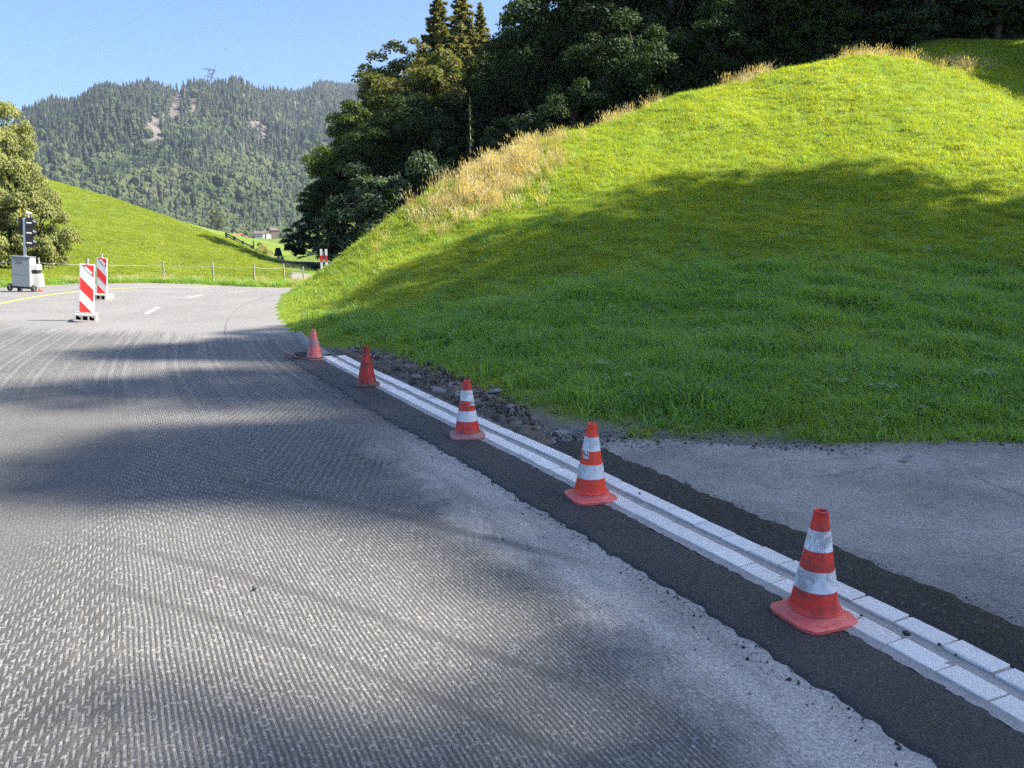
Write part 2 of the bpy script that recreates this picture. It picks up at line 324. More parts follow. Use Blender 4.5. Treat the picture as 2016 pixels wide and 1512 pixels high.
    finish(nt, out, base, .72, bump(nt, h, .006), spec=.4); return m
m_road = road_material()

def granite():
    m, nt, out = newmat('granite'); p = objc(nt); w = pos(nt); oi = nd(nt, 'ShaderNodeObjectInfo').outputs['Random']
    n = nz(nt, w, 260, 3, .8); n2 = nz(nt, w, 9, 4, .6)
    c = mixc(nt, oi, (.74, .70, .64), (.86, .82, .75)); c = mixc(nt, ramp(nt, n, .5, .75), c, (.56, .53, .48)); c = mixc(nt, mt(nt, 'MULTIPLY', ramp(nt, n2, .5, .75), .35), c, (.55, .51, .46))
    c = mixc(nt, mt(nt, 'MULTIPLY', ramp(nt, nz(nt, w, 42, 3, .7), .72, .78), .7), c, (.08, .08, .08))
    finish(nt, out, c, .7, bump(nt, n, .003), spec=.4); return m
m_granite = granite()
m_mortar = plain('mortar', (.33, .31, .285), .85, var=.35, scale=14, bmp=.006, bscale=90)
m_kerb = plain('old_concrete', (.24, .235, .22), .9, var=.35, scale=14, bmp=.006, bscale=60)
m_soil = plain('soil', (.17, .14, .105), .95, var=.5, scale=9, bmp=.03, bscale=40, spec=.2)
m_gravel = plain('gravel', (.36, .34, .30), .9, var=.5, scale=40, bmp=.012, bscale=120, spec=.2)
m_stone = plain('field_stone', (.36, .35, .34), .8, var=.4, scale=12, bmp=.02, bscale=50)
m_clod = plain('clod', (.24, .205, .165), .95, var=.5, scale=15, bmp=.03, bscale=40, spec=.15)
m_blackstone = plain('tar_crumb', (.015, .015, .017), .55, var=.3)
m_twig = plain('twig_wood', (.26, .21, .14), .8)
m_ypaint = plain('yellow_paint', (.62, .47, .05), .7, var=.25, scale=20, dirt=(.2, .18, .12), dirt_amt=.25, dscale=14)
m_seam = plain('tar_seam', (.13, .125, .115), .7)
m_wpaint = plain('white_paint', (.55, .54, .52), .7, var=.2, scale=20, dirt=(.16, .155, .15), dirt_amt=.6, dscale=18)
m_chalk = plain('chalk', (.22, .22, .215), .9, var=.3, dirt=(.12, .12, .12), dirt_amt=1, dscale=40)
m_rpaint = plain('red_spray', (.33, .12, .11), .8, var=.3, dirt=(.08, .08, .08), dirt_amt=1, dscale=30)
# ---- cones, boards
def conemat(name, col, dirt, amt, rough=.42):
    m, nt, out = newmat(name); p = objc(nt); z = nd(nt, 'ShaderNodeSeparateXYZ', {0: p}).outputs[2]
    n = nz(nt, p, 9, 6, .68, dist=.5); sc = nz(nt, nd(nt, 'ShaderNodeMapping', {'Vector': p, 'Scale': (1, 1, .35), 'Rotation': (.5, .3, 0)}).outputs[0], 34, 5, .75, dist=1.2)
    d = mt(nt, 'MULTIPLY', ramp(nt, n, .64 - .2 * amt, .82 - .15 * amt), .8); s_ = mt(nt, 'MULTIPLY', ramp(nt, sc, .62 - .08 * amt, .72 - .08 * amt), .3 + .5 * amt)
    low = mt(nt, 'MULTIPLY', mt(nt, 'SUBTRACT', 1.0, ramp(nt, z, .0, .09)), .25 * amt)
    f = mt(nt, 'ADD', mt(nt, 'MAXIMUM', d, s_), low, clamp=True)
    c = mixc(nt, mt(nt, 'MULTIPLY', f, .35 + .55 * amt), col, dirt); c = mixc(nt, mt(nt, 'MULTIPLY', nz(nt, p, 3, 3), .25), c, tuple(x * .7 for x in col))
    finish(nt, out, c, rough, bump(nt, n, .002), spec=.45); return m
m_cone_bright = conemat('cone_bright_red', (.95, .075, .035), (.3, .07, .045), .25)
m_cone_red = conemat('cone_worn_red', (.86, .055, .035), (.13, .05, .04), 1.05)
m_cone_dark = conemat('cone_grimy_red', (.66, .036, .024), (.05, .032, .026), 1.2)
m_cone_pink = conemat('cone_faded_pink', (.74, .16, .13), (.5, .3, .28), .8)
m_cone_pinkband = conemat('cone_faded_band', (.44, .20, .19), (.30, .22, .21), .8)
m_foot_red = conemat('cone_foot_red', (.92, .15, .12), (.26, .14, .11), .7)
m_foot_brown = conemat('cone_foot_brown', (.20, .09, .075), (.10, .07, .06), 1.0, .7)
m_foot_pale = conemat('cone_foot_pale', (.46, .20, .18), (.22, .14, .12), .7, .6)
m_band = conemat('cone_white_band', (.92, .90, .90), (.24, .20, .19), 1.15)
m_band_grey = conemat('cone_grey_band', (.82, .82, .79), (.32, .31, .29), .95)
m_white = plain('white_sheet', (.74, .73, .70), .45, var=.05, dirt=(.45, .43, .40), dirt_amt=.2)
m_grey_sheet = plain('reflective_white', (.52, .53, .50), .4, var=.06)
m_red_sheet = plain('reflective_red', (.66, .025, .02), .42, var=.08)
m_sticker = plain('sticker_white', (.75, .75, .74), .4, var=.03)
m_ink = plain('ink', (.02, .02, .022), .5)
m_footplast = plain('recycled_plastic', (.34, .32, .28), .8, var=.3, scale=20, dirt=(.1, .09, .08), dirt_amt=.6, dscale=12)
m_galv = plain('galvanised_steel', (.24, .265, .27), .5, .3, var=.15, scale=12)  # darkened to put the shade on the cabinet front into the metal
m_cream = plain('cream_plastic', (.66, .63, .55), .5, var=.06)
m_black = plain('black_housing', (.015, .016, .018), .45, var=.2)
m_rubber = plain('rubber', (.03, .03, .03), .85)
m_alu = plain('aluminium', (.62, .63, .64), .38, .6)
m_chock = plain('orange_plastic', (.65, .12, .05), .5)
m_lens = plain('lens_and_lit_hood', (.55, .55, .53), .3, var=.1)  # real lenses, and the pale strips for lit hood undersides
m_post = plain('weathered_post', (.30, .27, .22), .85, var=.4, scale=12, bmp=.004)
m_wire = plain('fence_wire', (.55, .56, .55), .5, .4)
m_darkwood = plain('dark_wood', (.05, .043, .038), .85, var=.4)
m_bark = plain('bark', (.075, .06, .045), .9, var=.45, scale=5, bmp=.03, bscale=12)
m_palebark = plain('pale_bark', (.22, .19, .15), .9, var=.35, scale=5, bmp=.02, bscale=12)
m_steel_far = plain('pylon_steel', (.36, .38, .40), .5, .3)
m_cable = plain('cable', (.75, .76, .76), .35, .7)
m_wall = plain('house_plaster', (.42, .40, .37), .8, var=.08)
m_woodwall = plain('house_timber', (.13, .08, .05), .8, var=.3)
m_roof = plain('roof_tiles', (.42, .15, .07), .8, var=.3, scale=2)
m_roofdark = plain('roof_slate', (.14, .09, .08), .8, var=.3, scale=2)
m_glass = plain('window_glass', (.04, .05, .06), .15)
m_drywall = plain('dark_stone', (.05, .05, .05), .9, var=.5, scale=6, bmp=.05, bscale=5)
# ---- foliage
m_leaf = [leafmat('broadleaf_dark', (.022, .042, .012), (.048, .080, .019), .25, .65),  # dark leaf: the shade of the wood is put into the colour
          leafmat('broadleaf_mid', (.065, .105, .022), (.13, .18, .034), .38, .65),  # this, olive and spruce leaves lightened to carry sunlight on the skyline
          leafmat('broadleaf_olive', (.08, .115, .027), (.16, .19, .045), .38, third=(.20, .195, .06)),
          leafmat('spruce_needle', (.14, .15, .045), (.25, .25, .075), .3),
          leafmat('willow_leaf', (.22, .25, .07), (.40, .41, .16), .35, wscale=.9),
          leafmat('shrub_leaf', (.04, .07, .026), (.08, .12, .048), .25, .6, spec=.3)]
m_far_con = leafmat('far_conifer', (.012, .024, .018), (.043, .060, .032), .05, .8, .007, third=(.07, .072, .048))
m_far_dec = leafmat('far_broadleaf', (.030, .055, .021), (.078, .106, .034), .1, .8, .009, third=(.11, .12, .05))
m_far_dead = plain('far_dead_wood', (.26, .22, .19), .9)

# ------------------------------------------------------------------ the kerb line: everything on the road follows it
GUIDE = smooth_curve([(3.0, -8), (2.75, -4), (2.55, -1), (2.25, 1.0), (1.81, 2.45), (1.51, 3.05), (1.07, 3.9), (.75, 4.5), (.37, 5.24), (-.03, 6.02), (-.52, 6.82), (-1.67, 8.98), (-2.65, 10.8),
                      (-3.5, 12.73), (-4.2, 14.57), (-5.13, 17.0), (-5.96, 19.64), (-6.75, 22.2), (-7.4, 25.5), (-7.3, 28.5), (-5.8, 31.5), (-3, 35), (0, 39), (4, 43)], .05, .55)
GS = np.arange(len(GUIDE)) * .05
GT = np.gradient(GUIDE, axis=0); GT /= np.hypot(*GT.T)[:, None]
GN = np.c_[GT[:, 1], -GT[:, 0]]            # to the right of travel
def st(x, y):
    x = np.asarray(x, float); q = np.c_[x.ravel(), np.asarray(y, float).ravel()]; T_ = np.zeros(len(q)); S_ = np.zeros(len(q))
    sub = GUIDE[::2]; ii = np.arange(len(GUIDE))[::2]
    for i in range(0, len(q), 3000):
        c = q[i:i + 3000]; k = ii[((c[:, None] - sub[None]) ** 2).sum(-1).argmin(1)]; d = c - GUIDE[k]
        T_[i:i + 3000] = (d * GN[k]).sum(1); S_[i:i + 3000] = GS[k] + (d * GT[k]).sum(1)
    return T_.reshape(x.shape), S_.reshape(x.shape)
def xy(t, s):
    k = np.clip(np.asarray(s, float) / .05, 0, len(GUIDE) - 1.001); i = k.astype(int); f = (k - i)[..., None]
    p = GUIDE[i] * (1 - f) + GUIDE[i + 1] * f; n = GN[i] * (1 - f) + GN[i + 1] * f; return p + n * np.asarray(t, float)[..., None]
def dir_s(s):
    i = int(s / .05); return math.atan2(GT[i, 1], GT[i, 0])
def s_at(x, y): return float(st(np.array([x]), np.array([y]))[1][0])
def road_z(x, y): return -.25 * sst(y, 24, 32) * sst(x, -15, -8.5) - .9 * sst(y, 32, 44) * sst(x, -12, -6)
S_CONE1 = s_at(-2.72, 11.0); S_NEAR = s_at(2.5, -.8)

# ------------------------------------------------------------------ terrain heights
TOE = [(-7.55, 27.0), (-7.2, 24.3), (-6.62, 22.2), (-5.96, 19.64), (-5.13, 17.02), (-4.18, 14.57), (-3.30, 12.73), (-2.55, 11.7), (-1.45, 9.94), (-.72, 8.41), (.02, 7.05), (.7, 6.35), (1.42, 6.15), (2.46, 6.12), (4.21, 6.15), (9, 6.3), (16, 5.5), (24, 0), (30, -12)]
BANK_POLY = TOE + [(120, -12), (120, 140), (-45, 140), (-24, 90), (-18, 64), (-15.5, 52), (-12.5, 49), (-8, 47.2), (-4, 46), (.5, 44.5), (1.5, 42.5), (-1.5, 38), (-4.2, 34), (-6.4, 30)]
bp = []
for (x, y) in TOE[1:-1]: bp.append((x, y, .05))
for u, v, Y in [(620, 560, 22.5), (680, 517, 23), (780, 440, 24.5), (860, 374, 26), (935, 338, 27), (1060, 285, 28.5), (1200, 240, 30.5), (1340, 194, 32.5), (1500, 151, 34.5), (1600, 132, 36), (1700, 117, 37.2), (1790, 120, 37.2), (1900, 160, 34),
                (2016, 205, 33), (1800, 88, 45), (2016, 78, 46),
                (640, 600, 18.3), (700, 610, 16.6), (760, 520, 20.5), (860, 470, 22), (860, 620, 14), (1000, 620, 12), (1000, 480, 18.5), (1000, 390, 23.5), (1150, 560, 14.5), (1150, 400, 22.5), (1150, 700, 9.5),
                (1350, 560, 13.2), (1350, 700, 8.9), (1350, 400, 21.5), (1350, 280, 27.5), (1600, 560, 13.2), (1600, 700, 8.9), (1600, 400, 21), (1600, 250, 29), (1850, 560, 13.2), (1850, 700, 8.9), (1850, 400, 20.5), (1850, 270, 27), (2016, 560, 13), (2016, 420, 20), (2016, 300, 27)]:
    bp.append(P(u, v, Y))
bp += [(-4.5, 31, -.2), (-1.5, 36, .4), (3, 40, 2.5), (8, 42, 4.8), (14, 44, 7.5), (20, 8, 1.0), (28, 10, 4), (34, 20, 10), (40, 33, 15), (34, 5, 6), (50, 20, 18), (60, 60, 36), (30, 60, 20), (10, 60, 11), (-2, 60, 5), (5, 90, 22), (50, 100, 52), (100, 60, 55), (100, 0, 40), (-2, 120, 25), (60, -12, 18), (110, 130, 75), (-4, 48, .8), (0, 46, 2), (-9, 49, .8), (-13.5, 53, .9), (-15.5, 62, 2.2), (-10, 60, 4), (-18, 80, 5), (-30, 120, 12)]
_bt = TPS(bp, .3)
def bank_h(x, y):
    d = poly_sd(x, y, BANK_POLY); z = np.maximum(_bt(x, y), .0 - .02 * np.maximum(0, np.asarray(y) - 26))
    z = z * (1 - np.exp(-np.maximum(d, 0) / .7)) + .03 + (snoise(x, y, 1.5, 3) * .035 + snoise(x, y, 4.5, 4) * .07) * sst(d, .3, 3)
    rz = road_z(x, y)
    return np.where(d > 0, z, rz - .25 * sst(-d, 0, .5) + .03)
MEADOW_POLY = [(-120, 10), (-40, 22), (-24, 26.0), (-18.4, 27.9), (-17, 30.3), (-14.5, 31.1), (-11, 31.4), (-8.6, 31.9), (-8.9, 36), (-10.8, 43), (-14, 51), (-19, 63), (-26, 90), (-34, 160), (-120, 160)]
mp = [(x, y, .05) for x, y in MEADOW_POLY[1:8]]
for u, v, Y in [(95, 357, 78), (200, 386, 78), (300, 420, 76), (400, 457, 72), (480, 491, 64), (540, 515, 56), (590, 540, 44), (0, 335, 78), (-300, 270, 74), (200, 480, 44), (320, 500, 44), (420, 512, 44), (100, 470, 44), (0, 460, 44), (300, 450, 60), (200, 430, 60), (400, 480, 56), (500, 520, 46), (-300, 440, 42)]:
    mp.append(P(u, v, Y))
mp += [(-9.2, 38, -.6), (-10.9, 43, -.9), (-17, 60, -1.2), (-30, 110, -1.0), (-45, 120, 3), (-110, 110, 14), (-110, 40, 7), (-60, 40, 4), (-26, 90, -2), (-90, 150, 6), (-40, 150, 0)]
_mt = TPS(mp, .3)
def meadow_h(x, y):
    d = poly_sd(x, y, MEADOW_POLY); z = _mt(x, y) * (1 - np.exp(-np.maximum(d, 0) / 1.2)) + .04 + (snoise(x, y, 1.7, 13) * .02 + snoise(x, y, 6, 14) * .07) * sst(d, .3, 3)
    return np.where(d > 0, z + road_z(x, y) * np.exp(-np.maximum(d, 0) / 2.), road_z(x, y) - .25 * sst(-d, 0, .5) + .04)

# ------------------------------------------------------------------ structure: ground, mountain, valley
def terrain(name, xs, ys, hf, mat, mask=None, extra=None):
    X, Y = np.meshgrid(xs, ys); Z = hf(X, Y); V = np.c_[X.ravel(), Y.ravel(), Z.ravel()]
    f = grid_faces(len(xs), len(ys), mask(X, Y) if mask else None); V, f = compact(V, f)
    me = mesh(name, V, f, mat, True)
    if extra:
        for k, fn in extra.items(): fattr(me, k, fn(V[:, 0], V[:, 1]))
    o = link(name, me); tag(o, kind='structure'); return o
def ground_z(r): return -1.6 - 2.0 * sst(r, 60, 150) + 7 * sst(r, 250, 800)
ang = np.linspace(0, 2 * math.pi, 145)[:-1]; rad = np.r_[0.5, np.geomspace(3, 9000, 60)]
A_, R_ = np.meshgrid(ang, rad); V = np.c_[(R_ * np.cos(A_)).ravel(), (R_ * np.sin(A_)).ravel(), ground_z(R_).ravel()]
i, j = np.meshgrid(np.arange(144), np.arange(len(rad) - 1)); a = (j * 144 + i).ravel(); b = (j * 144 + (i + 1) % 144).ravel()
tag(link('ground', mesh('ground', V, np.c_[a, b, b + 144, a + 144], m_valley, True)), kind='structure')

SOIL_PTS = [G(650, 690), G(760, 728), G(880, 785), G(1000, 838), G(1130, 872), G(1240, 888)]
def soil_w(x, y):
    t, s = st(x, y); w = sst(t, 1.05, .6) * sst(s, S_CONE1 - 6.2, S_CONE1 - 5.6) * sst(s, S_CONE1 + .8, S_CONE1 - .2); d = poly_sd(x, y, BANK_POLY); return np.maximum(w, sst(d + .14 * snoise(x, y, .5, 62), .62 - .42 * sst(x, 1.6, 3.2), .2 - .2 * sst(x, 1.6, 3.2)) * (np.asarray(x) > .3))
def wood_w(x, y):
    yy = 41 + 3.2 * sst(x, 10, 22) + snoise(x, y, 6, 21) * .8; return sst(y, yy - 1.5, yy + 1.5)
xs = np.r_[np.arange(-9, 24, .3), np.arange(24, 121, 3.0)]; ys = np.r_[np.arange(-12, 4, 2.0), np.arange(4, 46, .3), np.arange(46, 141, 3.0)]
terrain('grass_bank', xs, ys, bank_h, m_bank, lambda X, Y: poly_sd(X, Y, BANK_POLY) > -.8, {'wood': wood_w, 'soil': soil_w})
xs = np.r_[np.arange(-120, -30, 2.0), np.arange(-30, 2, .4)]; ys = np.r_[np.arange(8, 24, 2.0), np.arange(24, 70, .45), np.arange(70, 161, 1.5)]
terrain('meadow', xs, ys, meadow_h, m_meadow, lambda X, Y: poly_sd(X, Y, MEADOW_POLY) > -.8)
# bright pasture knoll further down the valley
def knoll_h(x, y):
    c = P(590, 440, 260); d = np.hypot((x - c[0] - 22) / 46, (y - 265) / 60); return -3.7 + (c[2] + 5.5) * (1 - sst(d, 0, 1.0)) + .4 * snoise(x, y, 22, 31)
terrain('pasture_hill', np.arange(-130, 0, 3.0), np.arange(190, 345, 3.0), knoll_h, m_pasture)

RIDGE_U = np.array([-1600, -900, -500, -200, -60, 0, 40, 100, 150, 210, 270, 340, 420, 500, 560, 620, 690, 760, 900, 1200, 1700, 2600])
RIDGE_V = np.array([420, 400, 440, 420, 380, 300, 226, 205, 200, 184, 178, 170, 172, 176, 184, 180, 172, 166, 170, 200, 260, 400])
def mountain_h(az, r):
    u = 1008 + F * np.tan(az) / .953; v = np.interp(u, RIDGE_U, RIDGE_V); yv = (756 - v) / F; top = (-math.sin(TH) + yv * math.cos(TH)) / (math.cos(TH) + yv * math.sin(TH))
    top = top + .0035 * np.sin(az * 55 + 1.3) + .0025 * np.sin(az * 131 + .4); rt = 1850 + 250 * np.sin(az * 6 + 1) + 500 * sst(u, 450, 800); t = np.clip((r - 900) / (rt - 900), 0, 1.6)
    prof = np.where(t < 1, .30 * t + .70 * t ** 1.35, 1 - .35 * (t - 1))
    x = r * np.sin(az); y = r * np.cos(az)
    gul = snoise(x, y, 520, 41) * 26 + snoise(x, y, 190, 42) * 13
    return 2 + (rt * np.cos(az) * top - 3) * prof + gul * np.sin(np.clip(t, 0, 1) * math.pi) * 1.2
azs = np.linspace(R(-60), R(45), 260); rs = np.linspace(880, 2900, 110)
AZ, RR = np.meshgrid(azs, rs); Z = mountain_h(AZ, RR); Z[0] = -8
m_mtn = newmat('mountain_ground')
def _mtn():
    m, nt, out = m_mtn; p = pos(nt); s = nd(nt, 'ShaderNodeAttribute', attribute_name='rock').outputs['Fac']
    n = nz(nt, p, .03, 5, .7); n2 = nz(nt, nd(nt, 'ShaderNodeMapping', {'Vector': p, 'Scale': (1, 1, .35)}).outputs[0], .08, 6, .75)
    c = mixc(nt, n, (.025, .035, .016), (.05, .06, .025)); rock = mixc(nt, ramp(nt, n2, .35, .65), (.11, .093, .075), (.21, .185, .15))
    c = mixc(nt, ramp(nt, mt(nt, 'ADD', s, mt(nt, 'MULTIPLY', mt(nt, 'SUBTRACT', n2, .5), .8)), .35, .6), c, rock)
    finish(nt, out, c, .9, bump(nt, n2, 8.0), spec=.1); return m
m_mtn = _mtn()
ROCKS = [(348, 205, 13, 34), (382, 208, 11, 20), (303, 250, 17, 26), (318, 275, 10, 18), (500, 245, 16, 10), (520, 262, 10, 14), (265, 285, 12, 16), (585, 205, 8, 8), (628, 208, 7, 10), (400, 290, 7, 10), (480, 190, 10, 7), (560, 215, 6, 6), (225, 240, 6, 18), (545, 320, 6, 8), (95, 330, 9, 14), (425, 405, 6, 4), (280, 320, 8, 10)]
def mtn_px(x, y, z):
    c, s = math.cos(TH), math.sin(TH); zc = y * c - (z - CAM_H) * s; yc = y * s + (z - CAM_H) * c
    return 1008 + F * x / zc, 756 - F * yc / zc
MX = (RR * np.sin(AZ)).ravel(); MY = (RR * np.cos(AZ)).ravel(); MZ = Z.ravel()
def rock_w(x, y, z):
    u, v = mtn_px(x, y, z); w = np.zeros(len(u))
    for (a, b, ra, rb) in ROCKS: w = np.maximum(w, np.exp(-(((u - a + .25 * (v - b)) / ra / 1.05) ** 2 + ((v - b) / rb / 1.2) ** 2) ** 1.3))
    return w
me = mesh('mountain', np.c_[MX, MY, MZ], grid_faces(260, 110), m_mtn, True); fattr(me, 'rock', rock_w(MX, MY, MZ))
tag(link('mountain', me), kind='structure')

# ------------------------------------------------------------------ road sheets
xs = np.arange(-26, 4.01, .25); ys = np.arange(-6, 44.01, .25); X, Y = np.meshgrid(xs, ys); T_, S_ = st(X, Y)
msk = (T_ < .5) & (poly_sd(X, Y, MEADOW_POLY) < 1.2)
V, f, uv = compact(np.c_[X.ravel(), Y.ravel(), road_z(X, Y).ravel()], grid_faces(len(xs), len(ys), msk), np.c_[T_.ravel(), S_.ravel()])
road = link('road', mesh('road', V, f, m_road, True, uv)); tag(road, kind='structure')
def sweep(name, prof, s0, s1, mat, ds=.06, jit=None, smooth=True, parent=None, zfun=None):
    ss = np.arange(s0, s1, ds); n = len(prof); V = []
    for q, s in enumerate(ss):
        tt = np.array([p[0] for p in prof]); zz = np.array([p[1] for p in prof])
        if jit: tt, zz = jit(s, tt.copy(), zz.copy())
        pxy = xy(tt, np.full(n, s)); V.append(np.c_[pxy, zz])
    V = np.concatenate(V); f = grid_faces(n, len(ss)); f = f[:, ::-1]
    T2 = np.tile([p[0] for p in prof], len(ss)); S2 = np.repeat(ss, n)
    return link(name, mesh(name, V, f, mat, smooth, np.c_[T2, S2]), None, parent)
def edge_noise(s, k): return .5 * math.sin(s * 2.1 + k) + .45 * math.sin(s * 5.3 + 2 * k) + .5 * math.sin(s * 13.7 + 3 * k) + .55 * math.sin(s * 31 + k) + .5 * math.sin(s * 57 + 4 * k)
S_STRIP1 = s_at(-3.0, 11.1)
def j_strip(s, t, z):
    e = edge_noise(s, 1.0) * .016; t[0] += e; t[1] += e * .9; t[2] += e * .5; return t, z
strip_prof = [(-.45, -.004), (-.435, .013), (-.41, .019), (-.3, .022), (-.15, .022), (-.05, .02), (.02, .018)]
o = sweep('asphalt_strip', strip_prof, S_NEAR - 1, S_STRIP1, m_strip, .03, j_strip); tag(o, kind='structure')
def j_patch(s, t, z):
    e = edge_noise(s, 3.3) * .018; t[-1] += e; t[-2] += e; return t, z + .004 * math.sin(s * 9)
S_P1 = s_at(.42, 6.18)
o = sweep('asphalt_patch', [(.295, .035), (.34, .046), (.45, .05), (.58, .047), (.635, .042), (.655, .008)], S_NEAR - 1, S_P1, m_patch, .03, j_patch); tag(o, kind='structure')
# driveway
xs = np.arange(-.6, 30, .2); ys = np.arange(-6, 6.9, .2); X, Y = np.meshgrid(xs, ys); T_, S_ = st(X, Y)
Z = .022 + .012 * sst(T_, .7, 3) + .02 * np.maximum(0, X - 4) ** 1.2 * .2 + .006 * snoise(X, Y, 1.6, 51) - .05 * sst(T_, .62, .5)
V, f = compact(np.c_[X.ravel(), Y.ravel(), Z.ravel()], grid_faces(len(xs), len(ys), T_ > .5)); tag(link('driveway', mesh('driveway', V, f, m_drive, True)), kind='structure')
# gravel verge between driveway and grass
def verge_h(x, y): return .034 + .012 * snoise(x, y, .35, 61) - .05 * sst(np.abs(y - 6.2 - .1 * np.sin(x * 1.3)), .28, .5)
# trench of dug-up soil behind the gutter
def j_soil(s, t, z):
    r = np.random.default_rng(int(s * 1000)); z[1:-1] += r.normal(0, .016, len(z) - 2); t[2:-1] += r.normal(0, .015, len(t) - 3); tp = (.22 + .78 * float(sst(s, S_P1 - .1, S_P1 + 1.5))) * (.25 + .75 * float(sst(s, S_CONE1 + .8, S_CONE1 - 1.2))) * .8; t = .29 + (t - .29) * tp; z = np.where(z > 0, z * tp, z); return t, z + .02 * math.sin(s * 3.1) * np.linspace(0, 1, len(z))
soil = sweep('soil_trench', [(.29, .03), (.33, -.01), (.38, -.04), (.43, -.03), (.48, .01), (.54, .05), (.60, .08), (.68, .09), (.78, .09), (.90, .10), (1.02, .06)], S_P1 - .15, S_CONE1 + .9, m_soil, .035, j_soil); tag(soil, kind='structure')

# ------------------------------------------------------------------ stone gutter: two rows of granite setts with a mortar channel
gut = empty('stone_gutter', (0, 0, 0)); tag(gut, 'new gutter of two pale granite rows with a mortar channel along the road edge', 'gutter')
def j_mort(s, t, z):
    r = np.random.default_rng(int(s * 777)); z[0] += r.normal(0, .003); t[0] += r.normal(0, .002); z[2:-2] += r.normal(0, .0012, len(z) - 4); return t, z
sweep('mortar_bed', [(-.055, .020), (-.03, .022), (-.012, .025), (-.002, .028), (.116, .030), (.121, .028), (.135, .0235), (.165, .023), (.184, .026), (.190, .033), (.288, .036), (.305, .01)], S_NEAR - 1, S_CONE1 - .02, m_mortar, .04, j_mort, parent=gut)
sett_meshes = []
for q in range(5):
    mb = MB(); mb.box(-.5, .5, -.5, .5, -.5, .5); me = mb.me('granite_block', m_granite); bm = bmesh.new(); bm.from_mesh(me)
    r = random.Random(q)
    for v in bm.verts: v.co += Vector((r.uniform(-.008, .008), r.uniform(-.012, .012), r.uniform(-.02, .03)))
    bm.to_mesh(me); bm.free(); bm = bmesh.new(); bm.from_mesh(me)
    for v in bm.verts: v.co = Vector((v.co.x * .208, v.co.y * .116, v.co.z * .05))
    bmesh.ops.bevel(bm, geom=list(bm.edges), offset=.0035, segments=1, affect='EDGES'); bm.to_mesh(me); bm.free(); sett_meshes.append(me)
for row, (t0, zt, ph) in enumerate([(.058, .033, .0), (.245, .039, .11)]):
    s = S_NEAR + ph; k = 0
    while s < S_CONE1 - .12:
        Ls = .215 + random.uniform(-.012, .018); c = xy(np.array([t0 + random.uniform(-.003, .003)]), np.array([s + Ls / 2]))[0]
        o = link('granite_block', sett_meshes[random.randrange(5)], None, gut); o.location = (c[0], c[1], zt - .025 + random.uniform(-.0025, .0025))
        o.rotation_euler = (random.uniform(-.012, .012), random.uniform(-.012, .012), dir_s(s + Ls / 2)); o.scale = ((Ls - .0075) / .208, 1 + random.uniform(-.02, .02), 1); s += Ls
# old kerb continuing round the bend
o = sweep('old_kerb', [(-.02, -.004), (0, .02), (.02, .03), (.05, .05), (.12, .055), (.15, -.02)], S_CONE1 + .05, S_CONE1 + 3.2, m_kerb, .1); tag(o, 'short stretch of weathered concrete kerb beyond the last granite block', 'kerb')

# ------------------------------------------------------------------ road markings
def marking(name, pts, w, mat, label, cat='road marking', group=None, z=.005):
    c = smooth_curve(pts, .3, .8) if len(pts) > 2 else np.array(pts, float)
    d = np.gradient(c, axis=0); d /= np.hypot(*d.T)[:, None]; n = np.c_[-d[:, 1], d[:, 0]] * w / 2; L = c + n; R2 = c - n
    V = np.r_[np.c_[L, road_z(L[:, 0], L[:, 1]) + z], np.c_[R2, road_z(R2[:, 0], R2[:, 1]) + z]]; k = len(c)
    o = link(name, mesh(name, V, [(i, i + k, i + k + 1, i + 1) for i in range(k - 1)], mat)); return tag(o, label, cat, group)
marking('yellow_line', [G(-260, 660), G(0, 598), G(60, 586), G(130, 576), G(200, 570), G(260, 566), G(310, 564), G(380, 562.3), (-11.6, 30.2)], .14, m_ypaint, 'thin yellow line curving along the outer road edge')
for a, b, lab in [((288, 618), (312, 605), 'nearest faded white centre dash on the smooth road'), ((366, 587), (397, 581.5), 'middle faded white centre dash on the smooth road'), ((449, 574.5), (478, 571), 'farthest faded white centre dash by the bend')]:
    marking('centre_dash', [G(*a), G(*b)], .11, m_wpaint, lab, group='white centre dashes on the road')
for a, b, lab in [((128, 866), (165, 865), 'upper faint pink spray mark on the left of the milled road'), ((120, 918), (190, 912), 'lower faint pink spray mark on the left of the milled road')]:
    marking('spray_mark', [G(*a), G((a[0] + b[0]) / 2, (a[1] + b[1]) / 2 - 3), G(*b)], .025, m_rpaint, lab, group='pink spray marks on the road')
seam = [G(455, 690), G(440, 660), G(447, 630), G(470, 604), G(520, 585), G(560, 577)]
marking('road_seam', seam, .022, m_seam, 'thin dark tar seam curving over the far smooth road', 'seam', z=.004)
marking('chalk_mark', [G(1775, 918), G(1795, 902)], .05, m_chalk, 'short white chalk mark on the old driveway asphalt', z=.0385)

# ------------------------------------------------------------------ drain beside the first cone
dr = empty('drain_grate', (-3.0, 11.28, .012), dir_s(S_CONE1)); tag(dr, 'small iron drain grate in the asphalt beside the faded pink cone', 'drain')
mb = MB(); mb.box(-.22, .22, -.17, -.14, 0, .02); mb.box(-.22, .22, .14, .17, 0, .02); mb.box(-.22, -.19, -.14, .14, 0, .02); mb.box(.19, .22, -.14, .14, 0, .02); mb.build('frame', m_drain, dr)
for k in range(7): MB().box(-.17 + k * .054, -.14 + k * .054, -.138, .138, .002, .016).build('bar', m_drain, dr)
mb = MB(); mb.tube([(-3.33, 11.2, .035), (-3.2, 11.02, .05), (-3.02, 10.83, .03)], .014, 6); tag(mb.build('marker_rod', plain('red_rod', (.35, .08, .06), .7)), 'thin faded red rod lying beside the drain grate', 'rod')

